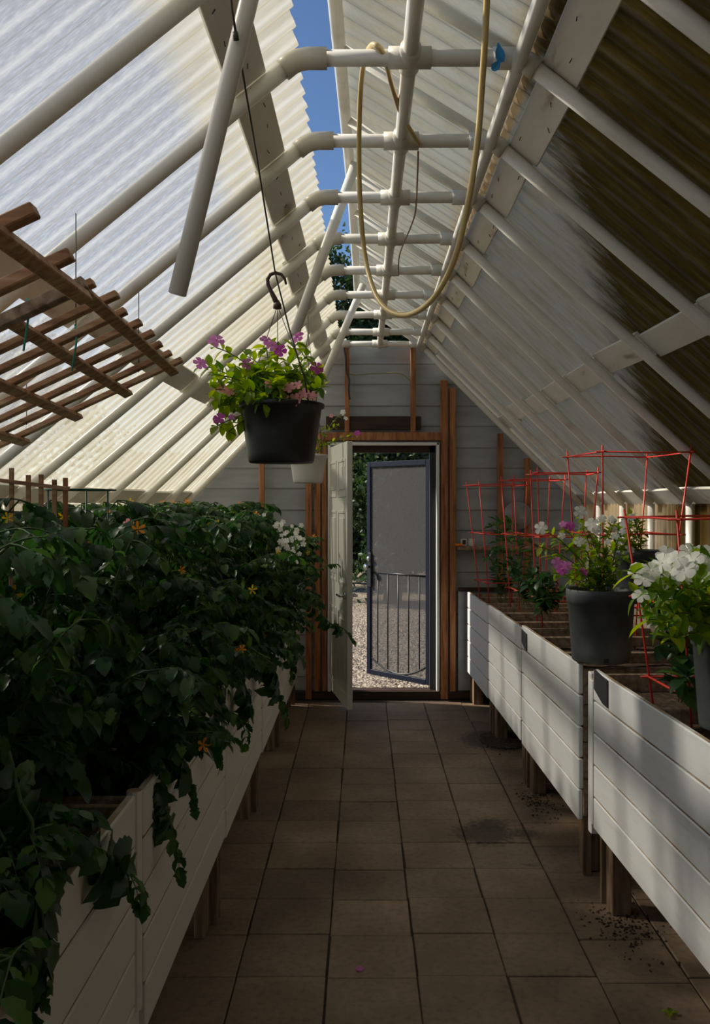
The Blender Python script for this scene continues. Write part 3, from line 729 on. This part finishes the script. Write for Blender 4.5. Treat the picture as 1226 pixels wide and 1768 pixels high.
trail([P(225, 1300, 2.3)+Vector((-.05, 0, 0)), P(262, 1340, 2.28), P(280, 1390, 2.28), P(292, 1415, 2.28)], 'vine with broad leaves hanging where the two nearest left boxes meet', 1.0)
trail([P(270, 1290, 2.45)+Vector((-.04, 0, 0)), P(305, 1300, 2.43), P(325, 1330, 2.43)], 'short curled vine over the start of the second left box', .8)
trail([P(325, 1180, 2.95), P(345, 1215, 2.93), P(355, 1255, 2.93)], 'vine drooping over the middle of the second left box', 1.0)
trail([P(370, 1160, 3.2), P(385, 1200, 3.18), P(380, 1225, 3.18)], 'vine drooping over the far end of the second left box', 1.0)
trail([P(410, 1150, 3.6), P(425, 1190, 3.58), P(424, 1225, 3.58)], 'vine drooping over the third left box', 1.1)
trail([P(455, 1130, 4.4), P(475, 1160, 4.3), P(480, 1190, 4.3)], 'vine with a looped leaf drooping over the fourth left box', 1.2)
trail([P(500, 1060, 5.6), P(535, 1040, 5.4), P(570, 1075, 5.3), P(592, 1085, 5.3)], 'thin vine reaching out towards the open door', .8)
trail([P(495, 1080, 5.9), P(515, 1110, 5.7), P(510, 1135, 5.7)], 'vine drooping over the furthest left box', 1.1)
trail([P(500, 1010, 5.8), P(535, 1000, 5.6), P(548, 985, 5.6)], 'upright leafy shoot by the furthest left box', 1.0)

# ---- white phlox near the far end of the left bed
o = thing('white_phlox', 'clusters of white flowers at the door end of the left bed', 'flowering plant', P(490, 1080, 5.4))
sb = MB(); lb = MB()
for (px, py) in ((482, 905), (495, 925), (512, 915), (518, 935), (500, 950), (508, 965), (448, 898), (490, 940)):
    t = P(px, py, 5.15+random.uniform(-.1, .1)); sb.tube(bez(P(490, 1060, 5.4), P(485, 990, 5.3), t, 6), .003, 5)
    for k in range(4): lb.leaf(t-Vector((0, 0, .06+.03*k)), rv(1), (0, 0, 1), .05, .02, 'oval')
    for k in range(7 if px > 460 else 4): flower(o, F_white, t+rv(.032), random.uniform(.012, .018), (.2, -1, .4))
lb.build('foliage', tom_leaf, o, True); sb.build('stem', tom_stem, o, True)
for (px, py, fm, r, lb_) in ((20, 1028, F_yel, .022, 'yellow'), (148, 935, F_or, .016, 'orange'), (222, 905, F_salm, .014, 'pink'), (283, 1012, F_or, .016, 'amber'), (42, 930, F_yel, .016, 'golden'), (375, 905, F_yel, .016, 'lemon yellow')):
    Y = 2.4 if px < 100 else 3.0
    if px > 350: Y = 4.2
    p = P(px, py, Y); o = thing('squash_blossom', 'single %s blossom on a thin stalk among the tomato leaves' % lb_, 'flower', p-Vector((0, 0, .1)))
    flower(o, fm, p, r*1.4, (.4, -1, .3), 'bloom'); MB().tube([p+Vector((0, .01, -.01)), p+Vector((-.01, .03, -.1))], .002, 5).build('stalk', tom_stem, o, True)

# ---- generic leafy pot plant
def leafy(o, base, tips, leafL, lm=vin_leaf, nod=8, kind='oval', spread=.5, W=.5):
    lb = MB(); sb = MB()
    for t in tips:
        t = Vector(t); c = (Vector(base)+t)/2+Vector((random.uniform(-.03, .03), random.uniform(-.03, .03), abs(t.z-base[2])*.25+.02))
        b0 = Vector(base)+Vector((random.uniform(-.05, .05), random.uniform(-.05, .05), 0)); pts = bez(b0, c, t, nod+1)
        sb.tube(pts, .0022, 5, False)
        for k in range(1, nod+1):
            ax = (pts[k]-pts[k-1]).normalized(); s_ = ax.cross(rv(1)).normalized()
            for s in (1, -1):
                L = leafL*random.uniform(.7, 1.2); lb.leaf(pts[k], s_*s+ax*spread, Vector((0, 0, 1))+rv(.3), L, L*W, kind, .25, random.uniform(.1, .8))
        for q in range(3): lb.leaf(t, rv(1)+Vector((0, 0, .5)), (0, 0, 1), leafL*.7, leafL*W*.7, kind, .3, .3)
    lb.build('foliage', lm, o, True); sb.build('stem', stemm, o, True)
def potmesh(o, c, rt, rb, h, m_, lip=.012, name='pot', band=False):
    x, y, z = c; pr = [(0, 0), (rb*.96, 0), (rb, .006), (rb+(rt-rb)*.15, h*.15)]
    if band: pr += [(rb+(rt-rb)*.78, h*.80), (rb+(rt-rb)*.78+.006, h*.81), (rb+(rt-rb)*.9+.006, h*.93), (rt+.004, h*.94)]
    else: pr += [(rb+(rt-rb)*.5, h*.5), (rt*.985, h-.02)]
    pr += [(rt+lip*.6, h-.016), (rt+lip*.7, h-.003), (rt+lip*.3, h), (rt-.004, h-.004), (rt-.012, h-.03), (rb*.93, .01), (0, .01)]
    m = MB(); m.lathe(pr, c, 48); pm = m.build(name, m_, o, True)
    m = MB(); m.lathe([(0, 0), (rt-.02, 0), (rt-.014, -.01)], (x, y, z+h-.028), 24); m.build('soil', soilm, o, True); return pm

# black hanging pot
Yh = 3.25; hc = Vector((-.296, Yh, 1.728))
o = thing('hanging_pot', 'black hanging pot with pink and purple flowers near the middle', 'hanging plant', hc)
potmesh(o, hc, .148, .118, .215, blackm, .012)
tips = [P(x, y, Yh+random.uniform(-.15, .15)) for (x, y) in ((373, 600), (350, 632), (400, 640), (425, 615), (460, 600), (478, 612), (500, 640), (514, 592), (547, 645), (555, 670), (540, 660), (395, 680), (372, 672), (385, 700), (375, 735), (395, 745), (440, 640), (445, 670), (470, 660), (500, 668), (410, 660), (430, 675), (520, 640), (530, 615), (378, 690), (400, 700), (415, 690), (450, 690))]
tips += [P(min(550, max(372, random.gauss(460, 55))), random.uniform(640, 698), Yh+random.uniform(-.15, .15)) for _ in range(34)]
leafy(o, hc+Vector((0, 0, .19)), tips, .052, vin_leaf, 10)
for (x, y, fm, r) in ((373, 588, F_pink, .026), (346, 627, F_pink, .023), (460, 588, F_pink, .022), (484, 605, F_mag, .02), (514, 582, F_mag, .021), (547, 635, F_mag, .022), (427, 628, F_pink, .018), (378, 722, F_mag, .02), (395, 677, F_salm, .018), (380, 667, F_salm, .018),
                      (464, 663, F_salm, .013), (500, 670, F_salm, .02), (510, 690, F_salm, .02), (525, 680, F_salm, .018), (490, 688, F_salm, .016), (400, 720, F_pink, .012), (515, 665, F_salm, .014), (470, 597, F_pink, .018), (540, 684, F_salm, .015)):
    flower(o, fm, P(x, y, Yh-.13 if y > 640 else Yh-.03), r*1.2)
hk = P(479, 528, Yh); 
m = MB(); m.tube([P(x, y, Yh) for (x, y) in ((480, 528), (474, 515), (468, 503), (463, 492), (462, 482), (467, 474), (476, 471), (486, 474), (492, 482), (494, 491))], [.011, .010, .008, .007, .0068, .0066, .0064, .006, .005, .004], 10)
m.lathe([(0, -.012), (.016, -.01), (.014, .006), (.006, .02), (0, .022)], hk, 12); m.build('hook', mat('brown_plastic', (.06, .03, .015), .45), o, True)
for a in (100, 215, 330):
    e = hc+Vector((.146*math.cos(R(a)), .146*math.sin(R(a)), .212)); MB().tube([hk, e], .0016, 5).build('hanger_wire', wirem, o, True)
# cord from the vent, through the hook
o = thing('support_cord', 'dark cord running down from the top past the brown hook', 'cord', P(476, 474, Yh))
MB().tube([P(395, -40, 1.80), P(401, 20, 1.82), P(408, 62, 1.84), P(440, 250, 2.45), P(475, 470, 3.18), P(500, 570, 3.15), P(526, 655, 3.1), P(533, 697, 3.13)], .0028, 6).build('cord', wirem, o, True)
MB().tube([P(406, 55, 1.838), P(408, 70, 1.842)], .006, 8).build('knot', wirem, o, True)
# white hanging pot
Yw = 5.45; wc = P(532, 834, Yw); 
o = thing('hanging_pot', 'small white hanging pot behind the black one by the door', 'hanging plant', wc)
potmesh(o, wc, .115, .088, .172, pot_white, .008)
base = wc+Vector((0, 0, .16)); tips = [P(x, y, Yw+random.uniform(-.08, .08)) for (x, y) in ((545, 720), (540, 745), (560, 740), (590, 715), (583, 735), (575, 765), (600, 755), (616, 752), (555, 700), (549, 760), (530, 750), (522, 765))]
leafy(o, base, tips, .03, vin_leaf, 6, 'oval', .7)
for (x, y, fm, r) in ((592, 712, F_white, .018), (597, 722, F_white, .015), (617, 748, F_mag, .02), (572, 718, F_salm, .014), (560, 677, F_white, .014), (548, 730, F_white, .012)): flower(o, fm, P(x, y, Yw-.05), r)
top = Vector((wc.x, Yw, roof(-1, Yw, (abs(wc.x)-.19)/1.43).z-.02))
for a in (90, 210, 330):
    e = base+Vector((.11*math.cos(R(a)), .11*math.sin(R(a)), .005)); MB().tube([top, top-Vector((0, 0, .1)), e], .0018, 5).build('hanger_wire', wirem, o, True)

# ---- right side pots
def nursery(c, rt, rb, h, label):
    o = thing('nursery_pot', label, 'potted plant', c); pm = potmesh(o, c, rt, rb, h, pot_gray, .006, 'pot', True)
    for a in (-95, 25, 145): m = MB(); m.box(Vector(c)+Vector((math.cos(R(a))*(rb+.001), math.sin(R(a))*(rb+.001), .018)), (.02, .004, .018), Matrix.Rotation(R(a+90), 3, 'Z')); m.build('drain_hole', tapeb, pm)
    return o
c1 = Vector((1.012, 3.82, .915)); o = nursery(c1, .142, .121, .305, 'large dusty black nursery pot of white and purple flowers on the right boxes')
tips = [P(x, y, 3.8+random.uniform(-.15, .18)) for (x, y) in ((945, 920), (935, 945), (960, 935), (975, 915), (1000, 893), (1005, 910), (1020, 930), (1038, 900), (1050, 920), (1060, 905), (1072, 915), (1085, 930), (990, 940), (1010, 950), (1030, 940), (1065, 945), (1080, 960), (970, 970), (960, 990), (1000, 985), (1040, 975), (1070, 985), (1020, 990), (950, 960), (1090, 905), (1045, 950), (985, 1000), (1060, 1000))]
leafy(o, c1+Vector((0, 0, .28)), tips, .045, vin_leaf, 10, 'oval', .7, .42)
for (x, y, fm, r) in ((934, 912, F_white, .028), (1002, 884, F_white, .028), (1022, 905, F_white, .03), (1030, 915, F_white, .024), (1040, 896, F_white, .018), (1056, 897, F_white, .018), (1078, 905, F_white, .018), (1000, 935, F_white, .022), (970, 925, F_white, .016), (1091, 893, F_white, .018), (983, 908, F_mag, .022), (972, 905, F_pink, .016), (963, 972, F_pink, .026), (978, 978, F_pink, .026), (970, 985, F_mag, .022), (1007, 988, F_mag, .02), (1062, 925, F_white, .018), (1075, 918, F_white, .016), (1050, 935, F_white, .014)):
    flower(o, fm, P(x, y, 3.66), r, (-.3, -1, .5))
c2 = P(1100, 1040, 4.45); o = nursery(c2, .11, .095, .26, 'smaller black nursery pot behind the large one on the right')
tips = [P(x, y, 4.45+random.uniform(-.1, .1)) for (x, y) in ((1080, 900), (1090, 890), (1100, 905), (1085, 930), (1098, 940), (1075, 945), (1065, 920), (1108, 920), (1095, 960))]
leafy(o, c2+Vector((0, 0, .24)), tips, .05, vin_leaf, 7)
for (x, y) in ((1078, 903), (1060, 912), (1070, 935), (1088, 948)): flower(o, F_white, P(x, y, 4.3), .024)
c3 = Vector((1.105, 2.62, .925)); o = nursery(c3, .140, .118, .30, 'black nursery pot with big white flowers at the right picture edge')
tips = [P(x, y, 2.62+random.uniform(-.2, .2)) for (x, y) in ((1095, 990), (1110, 1010), (1100, 1030), (1120, 1045), (1135, 990), (1150, 965), (1160, 985), (1180, 970), (1200, 965), (1215, 985), (1225, 1000), (1130, 1020), (1150, 1035), (1170, 1030), (1190, 1040), (1210, 1030), (1120, 1070), (1145, 1075), (1165, 1060), (1240, 970), (1250, 990), (1270, 980), (1260, 1020), (1160, 1100), (1185, 1015))]
leafy(o, c3+Vector((0, 0, .27)), tips, .062, vin_leaf, 9, 'oval', .6, .5)
for (x, y, r) in ((1100, 985, .028), (1112, 1000, .03), (1125, 985, .03), (1143, 972, .036), (1158, 985, .036), (1150, 958, .03), (1180, 985, .036), (1170, 965, .03), (1196, 970, .036), (1210, 990, .034), (1222, 970, .036), (1107, 1028, .028), (1155, 1025, .032), (1140, 1003, .03), (1213, 955, .03), (1178, 1000, .03), (1240, 960, .034), (1255, 985, .034), (1190, 950, .028)):
    flower(o, F_white, P(x, y, 2.44+random.uniform(-.08, .12)), r*.95, (-.4+random.uniform(-.6, .6), -.8, .7))

# ---- pepper / bean seedlings in the right boxes
def pepper(base, tips, label, L=.07):
    o = thing('pepper_plant', label, 'pepper plant', base, 'leafy vegetable plants in the right boxes')
    leafy(o, Vector(base), tips, L, tom_leaf, 6, 'oval', .4, .55)
def gen(px0, px1, py0, py1, Y, n): return [P(random.uniform(px0, px1), random.uniform(py0, py1), Y+random.uniform(-.15, .15)) for _ in range(n)]
pepper(P(872, 1040, 6.7), gen(838, 895, 900, 985, 6.6, 9), 'tall leafy plant inside the furthest red cage', .085)
pepper(P(905, 1050, 5.9), gen(880, 930, 905, 1000, 5.8, 9), 'bushy plant between the far red cages', .08)
pepper(P(935, 1060, 5.0), gen(885, 975, 985, 1045, 4.9, 12), 'low bushy plant just beyond the large nursery pot', .07)
pepper(P(1180, 1160, 3.2), gen(1140, 1215, 1080, 1130, 3.1, 8), 'dark seedling behind the pot at the right picture edge', .07)
pepper(P(1190, 1215, 2.9), [P(1188, 1168, 2.75), P(1150, 1090, 2.9), P(1215, 1130, 2.9)], 'thin seedling with one broad pale leaf in the nearest right box', .085)
pepper(P(1150, 1090, 4.0), gen(1110, 1170, 960, 1060, 3.9, 7), 'leafy plant between the two nursery pots on the right', .07)

# ---- red tomato cages (square, four uprights, three rings)
def cage(cx, cy, hw, hd, zt, label, rings=3, lean=0, rot=0, zb=.72):
    o = thing('tomato_cage', label, 'plant cage', (cx, cy, zb), 'red wire tomato cages')
    cr = [Vector((sx*hw, sy*hd, 0)) for sx, sy in ((-1, -1), (1, -1), (1, 1), (-1, 1))]
    M = Matrix.Rotation(R(rot), 3, 'Z'); cr = [M @ q for q in cr]; H = zt-zb
    at = lambda q, z: Vector((cx, cy, 0))+q*(1-.35*(1-(z-zb)/H))+Vector((lean*(z-zb), 0, z))
    for q in cr: MB().tube([at(q, zb), at(q, zb+.5*H)+rv(.004), at(q, zt+.03)], .0042, 6).build('upright', redwire, o, True)
    for k in range(rings):
        z = zt-k*H*.36; m = MB(); P4 = [at(q, z) for q in cr]
        for i in range(4):
            a, b_ = P4[i], P4[(i+1) % 4]; d = (b_-a).normalized()*.03; m.tube([a-d, (a+b_)/2+rv(.006), b_+d], .0042, 6)
        m.build('ring', redwire, o, True)
cage(1.30, 4.55, .22, .25, 1.83, 'tall red wire cage rising behind the large nursery pot', lean=.03, rot=6)
cage(1.17, 5.35, .17, .20, 1.76, 'slimmer red wire cage just beyond the tall one', lean=.02, rot=-5)
cage(1.14, 6.05, .17, .18, 1.74, 'red wire cage in front of the round grey dish', rot=4)
cage(1.04, 6.75, .18, .18, 1.72, 'red wire cage furthest back by the gable wall', lean=-.04, rot=8)
cage(1.25, 3.12, .26, .24, 1.53, 'low red wire cage at the right picture edge', lean=0, rot=3)
# round wall dish seen through the far cages
m = MB(); c = P(893, 890, 7.22); M = Matrix.Rotation(R(90), 3, 'X'); m.lathe([(0, .012), (.105, .012), (.112, 0), (.118, .004), (.112, .02), (0, .02)], c, 32, M)
o = m.build('round_dish', mat('dish_glass', (.25, .26, .26), .15), None, True); tag(o, 'round grey dish leaning on the gable behind the red cages', 'dish')

# cords on the gable above the door
o = thing('yellow_cord', 'thin yellowish cord slung between the two gable studs above the door', 'cord', P(650, 647, 7.22))
MB().tube(smooth_path([P(x, y, 7.22) for x, y in ((598, 640), (610, 647), (650, 645), (690, 645), (706, 655), (712, 662))]), .0035, 6).build('cord', mat('olive_cord', (.22, .20, .06), .6), o, True)
o = thing('black_strap', 'black strap dangling from the top left corner of the gable', 'strap', P(598, 625, 7.2))
MB().tube(smooth_path([P(x, y, 7.2) for x, y in ((594, 600), (597, 618), (598, 640), (603, 656), (602, 672), (604, 690))]), .009, 6).build('strap', tapeb, o, True)

# ---- garden hose looped over the crossbars
hp = [(842, -30, 2.15), (838, 60, 2.2), (832, 150, 2.25), (826, 230, 2.3), (812, 330, 2.35), (790, 430, 2.42), (765, 490, 2.5), (735, 528, 2.6), (700, 544, 2.7), (668, 534, 2.8), (645, 500, 2.9), (630, 440, 2.98), (622, 350, 3.0), (620, 260, 2.95), (622, 170, 2.82), (628, 110, 2.7), (640, 80, 2.6), (652, 80, 2.56), (664, 98, 2.6), (676, 145, 2.75), (692, 195, 2.95), (715, 235, 3.1), (725, 250, 3.17)]
pp = [P(*q) for q in hp]
o = thing('garden_hose', 'yellowed hose hanging in a long loop from the crossbars', 'hose', pp[8])
MB().tube(smooth_path(pp), .0082, 10).build('hose', hosem, o, True)
MB().tube(smooth_path([P(*q) for q in ((722, 262, 3.2), (721, 300, 3.4), (719, 345, 3.72), (716, 372, 3.85), (706, 400, 4.1), (697, 420, 4.3), (689, 445, 4.5), (688, 475, 4.8))]), .0035, 8).build('thin_tail', mat('hose_tail', (.32, .20, .10), .5), o, True)
# blue ribbon tied on the first crossbar
o = thing('blue_ribbon', 'blue strip tied round the first crossbar near the right rafter', 'ribbon', P(858, 98, 2.57))
m = MB(); m.leaf(P(860, 74, 2.56), P(866, 108, 2.545)-P(860, 74, 2.56), (0, -1, 0), .06, .035, 'petal', .3, .2); m.leaf(P(866, 100, 2.55), (-.5, 0, -.8), (0, -1, 0), .05, .03, 'petal', .4, -.3); m.build('ribbon_tail', bluem, o)
MB().lathe([(.0255, -.012), (.028, -.006), (.028, .006), (.0255, .012)], Vector((P(860, 98, 2.6).x, 2.6, TZ)), 20, Matrix.Rotation(R(90), 3, 'Y')).build('ribbon_wrap', bluem, o, True)

# ---- wooden lattice panels hung under the left roof
S = .80
def LP(px, py):      # on the lattice plane h = c - .47|X|
    dx = abs(px-VX); up = VY-py; Y = 1.073*S*F/(up+.47*dx); return P(px, py, Y)
nl = Vector((-.47, 0, 1)).normalized()*-1
def lx(X, Y, dz=0): return Vector((X, Y, CH+1.073*S-.47*abs(X)+dz+((3.36-Y)*.04 if Y > 2.22 else -.01)))
o = thing('lattice_panel', 'brown wooden lattice hung in strings under the left roof', 'lattice', lx(-.9, 2.8), 'wooden lattice panels hung under the left roof')
up_ = Vector((-.47, 0, 1)).normalized(); up_ = Vector((-(.47), 0, 1)); up_ = Vector((-.425, 0, .905))
for k in range(8):
    Y = 2.32+.148*k; xe = -.685+random.uniform(-.012, .012); MB().beam(lx(xe, Y), lx(-1.37, Y), .036, .019, up_, .002).build('slat', lath, o)
MB().beam(lx(-.70, 2.26, -.016), lx(-1.37, 2.26, -.016), .032, .03, up_, .002).build('slat', raw, o)
for X in (-.72, -.895, -1.085, -1.285):
    MB().beam(lx(X, 2.25, -.018), lx(X, 3.42, -.019), .036, .018, up_, .002).build('cross_slat', lath, o)
for (X, Y) in ((-.80, 2.5), (-.80, 3.2), (-1.2, 2.5), (-1.2, 3.2)):
    t = (abs(X)-.19)/(1.76-.19); MB().tube([lx(X, Y, -.02), Vector((X, Y, roof(-1, Y, t).z+.02))], .0016, 5).build('hanging_string', wirem, o, True)
for (X, Y) in ((-.86, 2.3), (-.84, 2.62), (-1.06, 2.32)): MB().tube([lx(X, Y, .03), lx(X+.01, Y-.02, -.03), lx(X-.01, Y, -.10)], .003, 5).build('green_tie', mat('green_string', (.05, .42, .30), .6), o, True)
o = thing('lattice_panel', 'thicker brown wooden lattice at the left picture edge', 'lattice', lx(-.75, 1.8, .0), 'wooden lattice panels hung under the left roof')
for k, (Y, xe) in enumerate(((1.42, -.60), (1.70, -.62), (1.97, -.64))): MB().beam(lx(xe, Y), lx(-1.2, Y), .036, .026, up_, .003).build('slat', lath, o)
for X in (-.68, -.95): MB().beam(lx(X, 1.35, -.028), lx(X, 2.19, -.028), .036, .026, up_, .003).build('cross_slat', lath, o)
for (X, Y) in ((-.75, 1.6), (-1.0, 1.9)):
    t = (abs(X)-.19)/(1.8-.19); MB().tube([lx(X, Y, -.02), Vector((X, Y, roof(-1, Y, t).z+.02))], .0016, 5).build('hanging_string', wirem, o, True)

# ---- small stake trellis and green hoop in the left bed
o = thing('stake_trellis', 'small wooden trellis poking out of the tomato leaves at left', 'trellis', P(60, 1000, 2.75))
tt = 2.75
for (px, py, m_) in ((20, 808, lath), (49, 820, lath), (71, 819, p_or), (94, 828, lath), (113, 825, redwood)):
    a = P(px, py, tt); MB().beam(a, Vector((a.x, a.y, .8)), .014, .008, (0, 1, 0), .001).build('stake', m_ if m_ is not p_or else lath, o)
MB().beam(P(-60, 822, tt-.01), P(120, 844, tt-.01), .008, .012, (0, 0, 1), .001).build('rail', lath, o)
o = thing('wire_hoop', 'dark green wire hoop cage beside the small wooden trellis', 'plant hoop', P(150, 960, 2.9))
c = P(140, 846, 3.0); m = MB(); m.tube([c+Vector((.11*math.cos(a), .14*math.sin(a), 0)) for a in [2*math.pi*i/28 for i in range(29)]], .003, 6); m.build('ring', greenwire, o, True)
for a in (-60, 60, 180): q = c+Vector((.11*math.cos(R(a)), .14*math.sin(R(a)), 0)); MB().tube([q, Vector((q.x, q.y, .8))], .003, 6).build('upright', greenwire, o, True)

# ---------------------------------------------------------------- trees outside
def tree(x, y, h, r, n, label, zc=None, lf=.10, mat_=dark_leaf):
    o = thing('tree', label, 'tree', (x, y, -.12), 'trees beyond the greenhouse'); tb = MB(); lb = MB()
    tb.tube([(x, y, -.12), (x+.1, y, h*.35), (x-.1, y+.1, h*.7), (x, y, h*.92)], [.16, .13, .08, .02], 8)
    cl = []
    for k in range(26):
        a = random.uniform(0, 6.283); z = random.uniform(.12, 1)*h; rr = r*random.uniform(.3, 1)*(1-.45*abs(z/h-.5)); e = Vector((x+rr*math.cos(a), y+rr*math.sin(a), z)); cl.append(e)
        tb.tube([(x, y, max(.3, z-rr*.6)), (Vector((x, y, z))+e)/2, e], [.04, .02, .008], 5)
    for i in range(n):
        c = random.choice(cl); p = c+Vector((random.gauss(0, .32), random.gauss(0, .32), random.gauss(0, .32)))*r*.55
        p.z = max(p.z, .0)
        L = lf*random.uniform(.6, 1.3); lb.leaf(p, rv(1), rv(1), L, L*.5, 'blade', .2, .4)
    lb.build('foliage', mat_, o); tb.build('trunk', bark, o, True)
tree(-.9, 19.4, 7.0, 2.0, 42000, 'tall dark tree seen through the roof vent', lf=.15)
tree(3.4, 18.6, 6.2, 1.6, 20000, 'dark tree at the right behind the screen door', lf=.15)
tree(.5, 15.4, 3.4, 1.0, 22000, 'low dense tree seen just through the open doorway', lf=.11)
tree(-6.8, 17, 4.6, 1.8, 6000, 'bushy tree out in the yard beyond the left corner', lf=.14)
o = thing('hedge', 'long dark hedge closing off the gravel yard', 'hedge', (0, 24, -.12)); lb = MB(); sb = MB()
for i in range(26000):
    x = random.uniform(-7, 7); z = -.1+3.0*random.random()**.8+.35*noise.noise(Vector((x, 0, 1))); p = Vector((x, 24+random.uniform(-.7, .7)+.4*noise.noise(Vector((x*1.5, z*1.5, 0))), z))
    lb.leaf(p, rv(1), rv(1), .15, .08, 'blade', .2, .4)
for i in range(30): x = -6.8+i*.47; sb.tube([(x, 24, -.12), (x+.1, 24, 1.2), (x-.05, 24.1, 2.3)], [.05, .03, .01], 6)
m = MB(); m.box((0, 24.3, 1.2), (14, .5, 2.5), None, .2); m.build('dense_core', mat('hedge_core', (.01, .02, .008), .9), o)
lb.build('foliage', dark_leaf, o); sb.build('trunk', bark, o)
